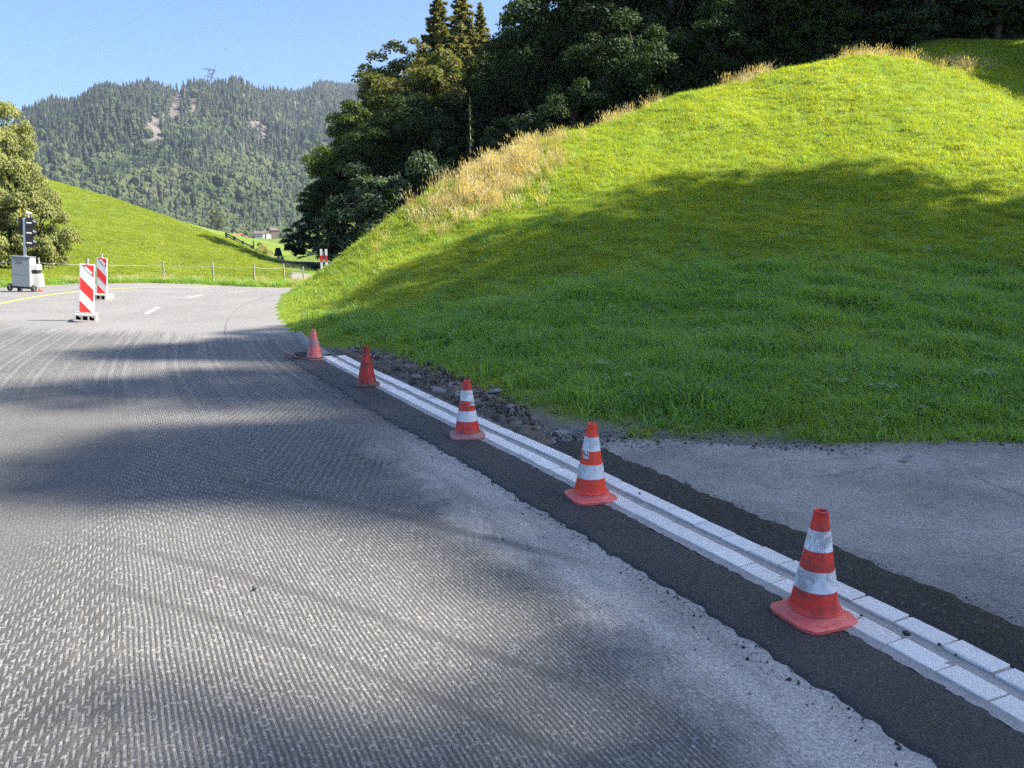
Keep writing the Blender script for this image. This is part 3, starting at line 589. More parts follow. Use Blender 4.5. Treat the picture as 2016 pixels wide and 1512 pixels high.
# ------------------------------------------------------------------ traffic cones
def cone(loc, rz, h, body, foot, bands, bandmat, label, foot_w=.30, lean=(0, 0), sticker=None):
    c = empty('traffic_cone', loc, rz, lean[0], lean[1], 1); tag(c, label, 'traffic cone', 'traffic cones along the gutter'); k = h / .5; fw = foot_w / 2
    # foot: rounded square plate, slightly dished
    n = 40; ring = []
    def sq(r, z, e=5.0):
        out = []
        for q in range(n):
            a = 2 * math.pi * (q + .5) / n; ca, sa = math.cos(a), math.sin(a); rr = r / ((abs(ca) ** e + abs(sa) ** e) ** (1 / e)); out.append((rr * ca, rr * sa, z))
        return out
    w = [math.sin(q * 1.9 + rz) * .003 for q in range(n)]
    lay = [sq(fw, .002), sq(fw, .016), sq(fw * .97, .02), sq(fw * .80, .022, 3.2), sq(fw * .78, .030, 2.4), sq(fw * .74, .046, 2.0), sq(fw * .70, .052, 2.0), sq(.118 * k, .054, 2.0)]
    V = []; 
    for li, l in enumerate(lay):
        for q, p in enumerate(l): V.append((p[0], p[1], p[2] * max(1, k) + (w[q] if li in (1, 2) else 0)))
    Fc = [(i * n + q, i * n + (q + 1) % n, (i + 1) * n + (q + 1) % n, (i + 1) * n + q) for i in range(len(lay) - 1) for q in range(n)]; Fc.append(tuple(range(n))[::-1])
    mb = MB(); mb.add(V, Fc); mb.build('foot', foot, c, True)
    def rad_(z): return (.106 - (.106 - .0285) * (z - .05) / .45) * (k ** .5 if k < .85 else 1)
    prof = [(rad_(.05) + .006, .045), (rad_(.06), .06)] + [(rad_(z), z) for z in np.linspace(.08, .482, 12)] + [(rad_(.49) + .002, .486), (rad_(.5) + .002, .498), (rad_(.5) - .004, .5), (rad_(.5) - .008, .494), (rad_(.5) - .008, .42), (.0005, .42)]
    mb = MB(); mb.lathe([(r, z * k) for r, z in prof], 36); mb.build('body', body, c, True)
    for (z0, z1) in bands:
        mb = MB(); zz = np.linspace(z0, z1, 5); pr = [(rad_(z0) + .0001, z0)] + [(rad_(z) + .0018, z) for z in zz] + [(rad_(z1) + .0001, z1)]
        mb.lathe([(r, z * k) for r, z in pr], 36); mb.build('band', bandmat, c, True)
    if sticker:
        az, z0, z1, wid, kind = sticker; mb = MB(); nn = 6; V = []
        for zz in (z0, z1):
            for q in range(nn + 1): a = az + (q / nn - .5) * wid / rad_((z0 + z1) / 2); r = rad_(zz) + .0032; V.append((r * math.cos(a), r * math.sin(a), zz * k))
        mb.add(V, [(q, q + 1, nn + 2 + q, nn + 1 + q) for q in range(nn)]); stk = mb.build('sticker', m_sticker, c)
        def bar(u0, u1, w0, w1, sh=0.0):       # ink bar in sticker coordinates 0..1
            V = []
            for (uu, ww) in ((u0, w0), (u1, w0), (u1 + sh, w1), (u0 + sh, w1)):
                zz = z0 + (z1 - z0) * ww; a = az + (uu - .5) * wid / rad_((z0 + z1) / 2); r = rad_(zz) + .0042; V.append((r * math.cos(a), r * math.sin(a), zz * k))
            MB().add(V, [(0, 1, 2, 3)]).build('print', m_ink, stk)
        if kind == 'N':
            for b in [(.08, .92, .84, .94), (.14, .30, .36, .78), (.70, .86, .36, .78), (.66, .86, .36, .78, -.52), (.12, .88, .10, .16), (.12, .6, .2, .26)]: bar(*b)
        else:
            for b in [(.08, .40, .72, .86), (.08, .18, .36, .72), (.08, .40, .30, .40), (.30, .40, .40, .56), (.52, .60, .36, .7), (.52, .8, .62, .72), (.74, .82, .36, .7), (.52, .8, .34, .42), (.86, .94, .34, .6), (.1, .35, .1, .18)]: bar(*b)
    return c
B2 = [(.335, .425), (.150, .243)]
zS = .021
cone((1.352, 3.205, zS), R(22), .50, m_cone_red, m_foot_red, [(.325, .415), (.147, .237)], m_band, 'nearest red and white cone with scuffed bands on the dark asphalt strip', .30)
cone((.515, 4.83, zS), R(18), .50, m_cone_bright, m_foot_red, [(.325, .415), (.147, .237)], m_band_grey, 'second nearest cone, clean bright red, with a small square sticker at its left', .30, sticker=(R(214), .278, .322, .036, 'N'))
cone((-.385, 6.44, zS), R(8), .49, m_cone_red, m_foot_pale, [(.325, .415), (.147, .237)], m_band_grey, 'middle cone with dirty grey bands and a sticker at its right, beside the dug soil', .30, sticker=(R(318), .282, .322, .06, 'T'))
cone((-1.69, 8.82, zS), R(12), .46, m_cone_dark, m_foot_brown, [], m_band, 'grimy dark red cone without white bands, fourth from the camera', .29)
cone((-2.80, 10.80, zS), R(30), .43, m_cone_pink, m_foot_pale, [(.225, .345)], m_cone_pinkband, 'farthest cone, faded pink, standing by the drain grate', .20)

# ------------------------------------------------------------------ barrier boards
def board(loc, rz, lean, label, yellow=False, torn=False):
    c = empty('barrier_board', loc, rz, 0, lean); tag(c, label, 'barrier board', 'red and white barrier boards')
    z0 = .155; W, Hh = .125, 1.0; mb = MB(); mb.box(-W - .02, W + .02, -.012, .012, z0, z0 + Hh + .04); mb.build('panel', m_white, c, False, .008)
    mb = MB(); mb.box(-W, W, -.0145, -.011, z0 + .02, z0 + .02 + Hh); mb.build('reflective_sheet', m_grey_sheet, c)
    y = -.0175; zb = z0 + .02; s = 2 * W
    def pol(pts): 
        mb = MB(); V = [(a, y, zb + b) for a, b in pts] + [(a, y + .0035, zb + b) for a, b in pts]; n = len(pts)
        mb.add(V, [tuple(range(n))] + [(i, n + i, n + (i + 1) % n, (i + 1) % n) for i in range(n)]); mb.build('red_stripe', m_red_sheet, c)
    pol([(W, Hh), (-W + .02, Hh), (W, Hh - .255)]); pol([(-W, .74), (W, .475), (W, .225), (-W, .49)]); pol([(-W, .245), (-W, 0), (W - .02, 0)])
    mb = MB(); M = Matrix.Translation((.02, 0, zb + Hh - .11)) @ Matrix.Rotation(R(46), 4, 'Y'); mb.box(-.09, .09, y - .003, y - .0005, -.022, .022, M); st_ = mb.build('sticker', m_sticker, c)
    mb = MB(); mb.box(-.07, .05, y - .0045, y - .0032, -.006, .004, M); mb.build('print', plain('grey_print', (.4, .4, .38)), st_)
    mb = MB(); mb.tube([(0, 0, z0 + Hh + .03), (0, 0, z0 + Hh + .10)], .022, 10); mb.tube([(0, 0, z0 + Hh + .10), (0, 0, z0 + Hh + .15)], .03, 10); mb.build('top_socket', m_footplast if not yellow else m_alu, c, True)
    mb = MB(); mb.box(-.03, .03, -.02, .02, .06, z0 + .02); mb.build('spigot', m_ypaint if yellow else m_footplast, c)
    foot = empty_part = None
    mb = MB(); mb.box(-.22, .22, -.36, .36, 0, .035); foot = mb.build('foot', m_footplast, c, False, .006)
    for k in range(4):
        mb = MB(); x = -.20 + k * .123; mb.box(x, x + .032, -.345, .345, .034, .125); mb.build('rib', m_footplast, foot, False, .005)
    mb = MB(); mb.box(-.205, .205, -.345, .345, .120, .15); mb.build('top_plate', m_footplast, foot, False, .006)
    return c
bx, by = G(170, 631); board((bx, by, 0), R(24), R(6), 'nearer red and white striped barrier board standing on the road')
bx, by = G(201, 589); board((bx, by, 0), R(10), R(5), 'farther barrier board with torn stripes, half hidden behind the nearer one', True)

# ------------------------------------------------------------------ mobile traffic signal
tx, ty = G(47, 574); tl = empty('traffic_signal_trailer', (tx, ty, 0), R(9), 0, R(5)); tag(tl, 'mobile traffic signal on a grey steel cabinet with wheels at the roadside', 'traffic signal')
cab = MB().box(-.27, .27, -.22, .22, .17, 1.13).build('cabinet', m_galv, tl, False, .008)
MB().box(-.29, .30, -.24, .24, 1.132, 1.17).build('cabinet_lid', m_galv, tl, False, .008)
MB().box(-.262, .262, -.226, -.2215, .20, .545).build('lower_door', m_galv, cab, False, .002); MB().box(-.262, .262, -.226, -.2215, .565, 1.10).build('upper_door', m_galv, cab, False, .002)
mb = MB(); mb.box(-.12, .06, -.230, -.2265, .93, 1.05); lg = mb.build('logo_plate', plain('logo_grey', (.10, .12, .12), .6), cab, False, .002)
for (a, b, c_, d) in [(-.10, -.055, 1.015, 1.03), (-.10, -.085, .96, 1.015), (-.10, -.055, .95, .965), (-.04, -.025, .95, 1.03), (-.025, .005, 1.015, 1.03), (-.025, .005, .98, .992), (.0, .012, .99, 1.02), (.025, .045, .95, 1.03)]:
    MB().box(a, b, -.2325, -.2305, c_, d).build('letter_stroke', m_galv, lg)
MB().box(.273, .292, -.215, .215, .19, 1.11).build('side_panel', m_cream, tl, False, .004)  # cream panel added to paint the sunlit side of the grey cabinet
mb = MB(); mb.add([(.295, -.16, .20), (.56, -.16, .20), (.54, -.16, .58), (.46, -.16, .62), (.295, -.16, .62), (.295, .2, .20), (.56, .2, .20), (.54, .2, .58), (.46, .2, .62), (.295, .2, .62)],
                  [(0, 1, 2, 3, 4), (9, 8, 7, 6, 5), (0, 5, 6, 1), (1, 6, 7, 2), (2, 7, 8, 3), (3, 8, 9, 4), (4, 9, 5, 0)]); mb.build('battery_box', m_cream, tl, False, .01)
MB().box(.30, .47, -.14, .18, .625, .75).build('box_recess', m_black, tl, False, .004)
mb = MB(); mb.add([(.296, -.15, .752), (.50, -.15, .752), (.48, -.15, .93), (.33, -.15, .93), (.296, .19, .752), (.50, .19, .752), (.48, .19, .93), (.33, .19, .93)], [(0, 1, 2, 3), (7, 6, 5, 4), (0, 4, 5, 1), (1, 5, 6, 2), (2, 6, 7, 3), (3, 7, 4, 0)]); mb.build('box_lid', m_cream, tl, False, .01)
for sx in (-1, 1):
    mb = MB(); mb.lathe([(.05, -.045), (.10, -.05), (.125, -.03), (.128, 0), (.125, .03), (.10, .05), (.05, .045)], 20)
    wh = mb.build('wheel', m_rubber, tl, True); wh.location = (sx * .36, -.14, .128); wh.rotation_euler = (0, math.pi / 2, 0)
    mb = MB(); mb.lathe([(.0005, -.04), (.055, -.042), (.06, 0), (.055, .042), (.0005, .04)], 16); mb.build('hub', m_alu, wh, True)
mb = MB(); mb.tube([(-.36, -.14, .128), (.36, -.14, .128)], .018, 8); mb.build('axle', m_black, tl, True)
MB().box(-.30, .30, -.10, .24, .135, .165).build('chassis', m_black, tl)
mb = MB(); mb.box(.0, .02, -.16, -.14, .0, .14); mb.box(-.22, -.16, .05, .2, .0, .14); mb.build('prop_stand', m_black, tl)
MB().box(.03, .11, -.06, .02, 1.168, 2.43).build('mast', m_alu, tl, False, .006)
hd = empty('signal_head', (.22, -.02, 0), R(14)); hd.parent = tl
bd = MB().box(-.085, .11, -.09, .11, 1.47, 2.44).build('housing', m_black, tl, False, .012); bd.location = (.22, -.02, 0); bd.rotation_euler = (0, 0, R(14))
bpy.data.objects.remove(hd)
for q in range(3):
    z = 1.63 + q * .325
    o = MB().box(-.08, .112, -.098, -.0905, z - .145, z + .155).build('lamp_section', m_black, bd, False, .003)
    o = MB().box(-.075, .075, -.106, -.0985, z - .03, z + .012).build('lit_hood_strip', m_lens, bd)  # pale strip paints the light on the hood underside
    mb = MB(); mb.tube([(.112, 0, z), (.19, .0, z - .02)], [.1, .085], 14, False); mb.build('visor', m_black, bd, True)
    mb = MB(); mb.tube([(.111, 0, z), (.116, 0, z)], .088, 14); mb.build('lens', m_lens, bd, True)
mb = MB(); mb.box(-.075, -.02, -.12, .10, 1.86, 2.44); mb.build('rear_plate', m_black, tl, False, .006)
mb = MB(); mb.tube([(.2, -.02, 2.44), (.2, -.02, 2.56)], .012, 8); mb.tube([(.14, -.06, 2.60), (.26, .02, 2.57)], [.05, .04], 10); mb.build('camera_sensor', m_white, tl, True)
mb = MB(); mb.tube([(-.05, 0, 2.44), (-.06, 0, 2.72)], .007, 6); mb.build('antenna', m_ypaint, tl)
mb = MB(); mb.add([(0, 0, 0), (.26, 0, 0), (.26, .12, 0), (0, .12, 0), (.02, 0, .15), (.07, 0, .15), (.07, .12, .15), (.02, .12, .15)], [(3, 2, 1, 0), (4, 5, 6, 7), (0, 1, 5, 4), (1, 2, 6, 5), (2, 3, 7, 6), (3, 0, 4, 7)])
ck = mb.build('wheel_chock', m_chock, None, False, .008); ck.location = (tx + .47, ty + .02, .004); ck.scale = (.6, .7, .6); ck.rotation_euler = (0, 0, R(21)); tag(ck, 'small orange wheel chock at the right wheel of the traffic signal', 'wheel chock')

# ------------------------------------------------------------------ scatter by geometry nodes (for what nobody could count)
def library(name, meshes):
    c = bpy.data.collections.new(name)
    for k, me in enumerate(meshes):
        o = bpy.data.objects.new('%s_%02d' % (name, k), me); c.objects.link(o)
    return c
def scatter(name, pts, rot, scl, idx, coll, label, cat):
    me = bpy.data.meshes.new(name); me.from_pydata(np.asarray(pts).tolist(), [], [])
    a = me.attributes.new('rot', 'FLOAT_VECTOR', 'POINT'); a.data.foreach_set('vector', np.asarray(rot, np.float32).ravel())
    a = me.attributes.new('scl', 'FLOAT_VECTOR', 'POINT'); a.data.foreach_set('vector', np.asarray(scl, np.float32).ravel())
    a = me.attributes.new('idx', 'INT', 'POINT'); a.data.foreach_set('value', np.asarray(idx, np.int32))
    o = link(name, me); tag(o, label, cat, kind='stuff')
    ng = bpy.data.node_groups.new(name + '_scatter', 'GeometryNodeTree')
    ng.interface.new_socket('Geometry', in_out='INPUT', socket_type='NodeSocketGeometry'); ng.interface.new_socket('Geometry', in_out='OUTPUT', socket_type='NodeSocketGeometry')
    gi = ng.nodes.new('NodeGroupInput'); go = ng.nodes.new('NodeGroupOutput'); ci = nd(ng, 'GeometryNodeCollectionInfo', {'Collection': coll, 'Separate Children': True, 'Reset Children': True})
    def na(n, t): return nd(ng, 'GeometryNodeInputNamedAttribute', {'Name': n}, data_type=t).outputs[0]
    e = nd(ng, 'FunctionNodeEulerToRotation', {0: na('rot', 'FLOAT_VECTOR')})
    ip = nd(ng, 'GeometryNodeInstanceOnPoints', {'Points': gi.outputs[0], 'Instance': ci.outputs[0], 'Pick Instance': True, 'Instance Index': na('idx', 'INT'), 'Rotation': e.outputs[0], 'Scale': na('scl', 'FLOAT_VECTOR')})
    ng.links.new(ip.outputs[0], go.inputs[0]); md = o.modifiers.new('scatter', 'NODES'); md.node_group = ng; return o
def blade_tuft(seed, n, h0, h1, spread, width, lean, mat, head=False):
    r = np.random.default_rng(seed); V = []; Fc = []
    for _ in range(n):
        a = r.uniform(0, 6.283); d = spread * math.sqrt(r.uniform()); bx, by = d * math.cos(a), d * math.sin(a); h = r.uniform(h0, h1); la = r.uniform(0, 6.283); ln = h * lean * r.uniform(.2, 1.3); w = width * r.uniform(.7, 1.3)
        dx, dy = math.cos(la), math.sin(la); px, py = -dy * w / 2, dx * w / 2; b = len(V)
        for q, (f, k) in enumerate([(0, 1), (.5, .85), (1, 0)]):
            cx, cy, cz = bx + dx * ln * f ** 2, by + dy * ln * f ** 2, h * (f - .25 * lean * f ** 3)
            if k: V += [(cx - px * k, cy - py * k, cz), (cx + px * k, cy + py * k, cz)]
            else: V += [(cx, cy, cz)]
        Fc += [(b, b + 1, b + 3, b + 2), (b + 2, b + 3, b + 4)]
        if head:
            t = V[-1]; b = len(V); hw = width * 1.6; V += [(t[0] - hw, t[1], t[2] - .02), (t[0] + hw, t[1], t[2] - .02), (t[0] + dx * .03, t[1] + dy * .03, t[2] + .07)]; Fc.append((b, b + 1, b + 2))
    return mesh('tuft', V, Fc, mat)
def weed(seed):
    r = np.random.default_rng(seed); V = []; Fc = []
    for _ in range(9):
        a = r.uniform(0, 6.283); d = r.uniform(.0, .13); z = r.uniform(.06, .2); c = np.array([d * math.cos(a), d * math.sin(a), z])
        for q in range(3):
            aa = a + (q - 1) * 1.1; L = r.uniform(.04, .07); w = L * .45; t = np.array([math.cos(aa), math.sin(aa), r.uniform(-.2, .3)]); n = np.array([-math.sin(aa), math.cos(aa), 0]); b = len(V)
            V += [c, c + t * L * .5 + n * w, c + t * L, c + t * L * .5 - n * w]; Fc.append((b, b + 1, b + 2, b + 3))
    return mesh('weed', [tuple(v) for v in V], Fc, m_weed)
tufts = [blade_tuft(q, 34, .04, .11, .17, .0070, 1.1, m_grass) for q in range(4)]            # 0-3 short mown
tufts += [blade_tuft(20 + q, 26, .08, .24, .16, .0095, 1.1, m_lush) for q in range(4)]        # 4-7 long lush
tufts += [blade_tuft(40 + q, 26, .20, .50, .15, .006, .55, m_dry, True) for q in range(3)]    # 8-10 dry stalks
tufts += [weed(60 + q) for q in range(3)]                                                     # 11-13 broad leaved
tufts += [blade_tuft(80 + q, 40, .09, .20, .30, .016, .9, m_mgrass) for q in range(3)]         # 14-16 coarse, far meadow
TUFTS = library('tuft', tufts)
def in_view(x, y, z, mar=160):
    c, s = math.cos(TH), math.sin(TH); zc = y * c - (z - CAM_H) * s; u = 1008 + F * x / np.maximum(zc, .1); return (zc > .5) & (u > -mar) & (u < 2016 + mar)
def scatter_set(N, x0, x1, y0, y1, seed):
    r = np.random.default_rng(seed); return r.uniform(x0, x1, N), r.uniform(y0, y1, N), r
# bank grass
x, y, r = scatter_set(260000, -9, 36, 5, 47, 5)
d = poly_sd(x, y, BANK_POLY); t_, s_ = st(x, y); sw = soil_w(x, y)
dist = np.hypot(x, y); dens = np.clip(1.25 - dist / 42, .35, 1.0)
toe_thin = sst(d, -.02, .6) * np.where(x > .3, .42 + .58 * sst(d + .3 * snoise(x, y, .6, 71), .0, .8), 1)
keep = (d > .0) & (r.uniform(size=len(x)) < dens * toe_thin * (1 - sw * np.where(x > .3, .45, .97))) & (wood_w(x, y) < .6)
x, y, d, dist = x[keep], y[keep], d[keep], dist[keep]; z = bank_h(x, y); kv = in_view(x, y, z); x, y, z, d, dist = x[kv], y[kv], z[kv], d[kv], dist[kv]
# cull the far side of the mound that the crest hides
n = len(x); lush = sst(14.5 - y + snoise(x, y, 3, 72) * .8, -1.5, 1.5) * sst(d, .2, 1.0)
u_, v_ = mtn_px(x, y, z)
dryw = 1.0 * np.exp(-(((x + .45) / 1.45) ** 2 + ((y - 25.2 - .6 * (x + .45)) / 1.6) ** 2))
for (a, b, sx, sy) in [(4.2, 30.8, 1.2, .5), (9.9, 33.9, .9, .5), (16.6, 37.2, 2.2, .8), (19.8, 36.4, 1.6, .8)]: dryw = np.maximum(dryw, .34 * np.exp(-(((x - a) / sx) ** 2 + ((y - b - .45 * (x - a)) / sy) ** 2)))
dryw *= (.75 + .35 * snoise(x, y, 1.3, 73))
q = r.uniform(size=n); idx = r.integers(0, 4, n)
idx = np.where(q < lush, 4 + r.integers(0, 4, n), idx)
wp = .012 + .16 * sst(snoise(x, y, 2.2, 74) + .9 * sst(x, 2, 4) * sst(y, 10, 7), .7, 1.6) * (x > 1)
idx = np.where((r.uniform(size=n) < wp) & (y < 17), 11 + r.integers(0, 3, n), idx)
idx = np.where(r.uniform(size=n) < dryw * .85, 8 + r.integers(0, 3, n), idx)
tus = (r.uniform(size=n) < .035) & (idx < 4); idx = np.where(tus, 4 + r.integers(0, 4, n), idx)
isw = idx >= 11
isdry = (idx >= 8) & (idx <= 10)
sc = r.uniform(.75, 1.3, n) * np.where(idx < 4, .85 + .45 * sst(dist, 12, 34), 1.0) * np.where(isdry, 1.0, 1); sc *= .6 + .4 * sst(d, 0, .9)
sc = np.where((idx >= 4) & (idx < 8), sc * (.85 + .17 * snoise(x, y, 1.8, 75)).clip(.55, 1.25), sc)
sc = np.where(tus, r.uniform(.8, 1.5, n), sc); sc = np.where(isw, sc * .62, sc); rot = np.c_[r.normal(0, .16, n), r.normal(0, .16, n), r.uniform(0, 6.283, n)]
NB = n
scatter('bank_grass', np.c_[x, y, z - .015], rot, np.c_[sc, sc, sc * r.uniform(.8, 1.2, n)], idx, TUFTS, 'green grass and dry stalks growing over the big roadside bank', 'grass')
# short ragged grass where the bank meets the driveway
x, y, r = scatter_set(15000, .6, 9.5, 6.0, 8.4, 15); d = poly_sd(x, y, BANK_POLY); k = (d > .02) & (r.uniform(size=len(x)) < (.25 + .75 * sst(d + .3 * snoise(x, y, .5, 76), .05, .6)) * sst(x + .5 * snoise(x, y, 1.1, 77), .9, 2.8)); x, y, d = x[k], y[k], d[k]; n = len(x); z = bank_h(x, y)
idx = np.where(r.uniform(size=n) < .45, 4 + r.integers(0, 4, n), r.integers(0, 4, n)); sc = r.uniform(.4, .8, n)
scatter('verge_grass', np.c_[x, y, z - .01], np.c_[r.normal(0, .2, n), r.normal(0, .2, n), r.uniform(0, 6.283, n)], np.c_[sc, sc, sc], idx, TUFTS, 'short ragged grass along the edge of the old driveway', 'grass')
# meadow grass: verge along the road, then sparser coarse tufts up the slope
x, y, r = scatter_set(170000, -62, -6, 26, 84, 6); d = poly_sd(x, y, MEADOW_POLY); z = meadow_h(x, y)
verge = sst(d, 1.5, .3); dens = np.clip(verge * .8 + .8 * np.exp(-np.maximum(d, 0) / 22), .12, 1); keep = (d > .02) & (r.uniform(size=len(x)) < dens) & in_view(x, y, z); x, y, z, d, verge = x[keep], y[keep], z[keep], d[keep], verge[keep]; n = len(x)
idx = np.where(r.uniform(size=n) < verge * .8, 4 + r.integers(0, 4, n), 14 + r.integers(0, 3, n)); idx = np.where((verge > .3) & (r.uniform(size=n) < .10), 8 + r.integers(0, 3, n), idx)
sc = r.uniform(.7, 1.25, n) * np.where(idx >= 14, .8, 1.2); sc = np.where((idx > 7) & (idx < 11), sc * .55, sc); rot = np.c_[r.normal(0, .15, n), r.normal(0, .15, n), r.uniform(0, 6.283, n)]
scatter('meadow_grass', np.c_[x, y, z - .02], rot, np.c_[sc, sc, sc], idx, TUFTS, 'sunlit grass of the left meadow and its roadside verge', 'grass')
NM = n
# ------------------------------------------------------------------ rubble, crumbs, pebbles
def rock_mesh(name, seed, mat, sub=2, rough=.35, flat=.75):
    bm = bmesh.new(); bmesh.ops.create_icosphere(bm, subdivisions=sub, radius=.5); r = np.random.default_rng(seed); D = r.normal(size=(7, 3)); D /= np.linalg.norm(D, axis=1)[:, None]; o_ = r.uniform(.62, .95, 7)
    for v in bm.verts:
        n_ = np.array(v.co.normalized()); k = min([1.0] + [o_[i] * .5 / max(.05, n_ @ D[i]) / .5 for i in range(7) if n_ @ D[i] > .3]); v.co = Vector(n_ * .5 * k * (1 + rough * .25 * r.normal())); v.co.z *= flat
    me = bpy.data.meshes.new(name); bm.to_mesh(me); bm.free(); me.materials.append(mat); return me
RUB = library('rubble_piece', [rock_mesh('clod', 1, m_clod), rock_mesh('clod', 2, m_clod), rock_mesh('clod', 3, m_soil), rock_mesh('stone', 4, m_stone, 1), rock_mesh('stone', 5, m_stone, 1), rock_mesh('crumb', 6, m_blackstone, 1), rock_mesh('grit', 7, m_gravel, 1)])
r = np.random.default_rng(9); n = 2600; s = r.uniform(S_P1 - .1, S_CONE1 + .7, n); t = .37 + np.abs(r.normal(0, .22, n)) * (.25 + .75 * sst(s, S_P1, S_P1 + 1.6)) * (.35 + .65 * sst(s, S_CONE1 + .8, S_CONE1 - 1.2)) + .04 * np.sin(s * 4); p = xy(t, s)
zz = np.interp(t, [.29, .33, .38, .43, .48, .54, .60, .68, .78, .90, 1.02], [.03, -.01, -.04, -.03, .01, .05, .08, .09, .09, .10, .10]); zz = np.maximum(zz, np.where(t > 1.0, bank_h(p[:, 0], p[:, 1]), -1))
sc = np.exp(r.normal(-3.55, .55, n)).clip(.008, .12); ix = r.choice([0, 1, 2, 3, 4, 6], n, p=[.28, .25, .2, .09, .08, .10])
scatter('rubble', np.c_[p, zz], r.uniform(0, 6.28, (n, 3)), np.c_[sc, sc, sc], ix, RUB, 'brown soil crumbs and rubble in the trench behind the granite gutter', 'rubble')
# gravel where grass meets the driveway
n = 5200; x = r.uniform(.2, 7.5, n); y = 6.14 + r.normal(0, .11, n) + .10 * np.sin(x * 1.7) + .22 * np.exp(-((x - 1.2) / .9) ** 2) * r.uniform(0, 2, n); z = np.maximum(bank_h(x, y), .03) ; t_, _ = st(x, y); k = t_ > .5
sc = np.exp(r.normal(-4.1, .45, n)).clip(.006, .05); ix = r.choice([2, 3, 4, 6, 5], n, p=[.12, .22, .22, .42, .02])
scatter('verge_gravel', np.c_[x, y, z][k], r.uniform(0, 6.28, (n, 3))[k], np.c_[sc, sc, sc][k], ix[k], RUB, 'loose grey gravel between the driveway and the grass', 'gravel')
# black crumbs along the ragged strip edges and on the road
n = 1500; s = r.uniform(S_NEAR, S_STRIP1, n); t = np.where(r.uniform(size=n) < .75, -.45 - np.abs(r.normal(0, .05, n)), -.51 - np.abs(r.normal(0, .3, n))); t = np.where(r.uniform(size=n) < .25, .66 + np.abs(r.normal(0, .03, n)), t); p = xy(t, s)
sc = np.exp(r.normal(-5.0, .45, n)).clip(.003, .02); ix = r.choice([5, 5, 5, 4], n)
scatter('asphalt_crumbs', np.c_[p, np.where(t > 0, .03, .004)], r.uniform(0, 6.28, (n, 3)), np.c_[sc, sc, sc], ix, RUB, 'tiny black asphalt crumbs along the ragged edge of the new strip', 'crumbs')
peb = [(1785, 1251, .034, .038, 'largest black pebble lying on the front granite row right of the nearest cone'), (1849, 1271, .018, .038, 'small black pebble at the edge of the mortar channel'), (1882, 1291, .012, .038, 'tiny black pebble on the front granite row near the picture edge'),
       (1696, 1213, .014, .038, 'small black pebble on the granite just behind the nearest cone'), (1932, 1272, .014, .055, 'small black pebble on the back granite row'), (501, 1161, .022, .004, 'lone black pebble on the milled road'), (1259, 973, .018, .055, 'small black pebble on the granite right of the bright red cone')]
for k, (u, v, sz, z, lab) in enumerate(peb):
    o = link('pebble', rock_mesh('pebble', 30 + k, m_blackstone)); gx, gy = G(u, v, z); o.location = (gx, gy, z + sz * .3); o.scale = (sz, sz, sz); tag(o, lab, 'pebble', 'black pebbles')
stn = [(865, 771, .16, 'pale flat stone sticking out of the soil bank between the two far cones'), (905, 778, .17, 'broad pale stone in the soil bank just left of the middle cone'), (820, 742, .14, 'rounded pale stone on the soil edge behind the grimy cone'), (975, 772, .15, 'grey flat stone in the grass right of the middle cone'), (1005, 800, .12, 'grey stone lying on top of the soil right of the middle cone'), (785, 722, .19, 'dark earth clod on the grass edge behind the grimy cone')]
for k, (u, v, sz, lab) in enumerate(stn):
    gx, gy = G(u, v, .1); o = link('stone', rock_mesh('stone', 50 + k, m_stone if k < 5 else m_clod, 2, .3, .55)); o.location = (gx, gy, float(max(.09, bank_h(np.array([gx]), np.array([gy]))[0])) + sz * .12); o.scale = (sz, sz * .8, sz * .8); o.rotation_euler = (.1, .15, k); tag(o, lab, 'stone', 'stones in the dug soil')
mb = MB(); g0 = G(1518, 1190, .02); g1 = G(1566, 1186, .02); mb.tube([(*g0, .026), ((g0[0] + g1[0]) / 2, (g0[1] + g1[1]) / 2 + .006, .031), (*g1, .028)], .0022, 5); tag(mb.build('twig', m_twig), 'thin dry twig beside the foot of the nearest cone', 'twig')

# ------------------------------------------------------------------ fence along the meadow
fence_px = [(-330, 30), (-120, 30.2), (80, 29.5), (322, 31.8), (420, 32.1), (500, 32.4), (560, 33.2), (598, 35.5)]
fp = []
labs = ['', '', 'wooden fence post beside the mobile traffic signal', 'fence post left of the shaded meadow corner, in full sun', 'pale fence post at the left border of the shaded meadow', 'second fence post inside the meadow shade', 'third small fence post inside the meadow shade', 'last fence post half hidden by the grass bank']
for (u, Y), lab in zip(fence_px, labs):
    x = P(u, 540, Y)[0]; z = float(meadow_h(np.array([x]), np.array([Y]))[0]); h = .98 if u == 80 else .78; fp.append((x, Y, z, h))
    mb = MB(); r_ = random.Random(u); mb.tube([(0, 0, -.3), (0, 0, h * .5), (r_.uniform(-.02, .02), 0, h)], [.036, .034, .03], 7); o = mb.build('fence_post', m_post, None, True); o.location = (x, Y, z); o.rotation_euler = (0, r_.uniform(-.05, .03), 0)
    tag(o, lab or ('fence post outside the picture, %s of the two' % ('leftmost' if u < -200 else 'nearer')), 'fence post', 'meadow fence posts')
for (a, b) in [(.80, .012)]:
    mb = MB()
    for p0, p1 in zip(fp[:-1], fp[1:]):
        pts = [(p0[0] + (p1[0] - p0[0]) * q / 6, p0[1] + (p1[1] - p0[1]) * q / 6 - .05, (p0[2] + p0[3] * a) * (1 - q / 6) + (p1[2] + p1[3] * a) * q / 6 - .05 * 4 * (q / 6) * (1 - q / 6)) for q in range(7)]; mb.tube(pts, .0045, 4, False)
    tag(mb.build('fence_wire', m_wire), 'thin pale electric wire strung between the meadow fence posts', 'fence wire')
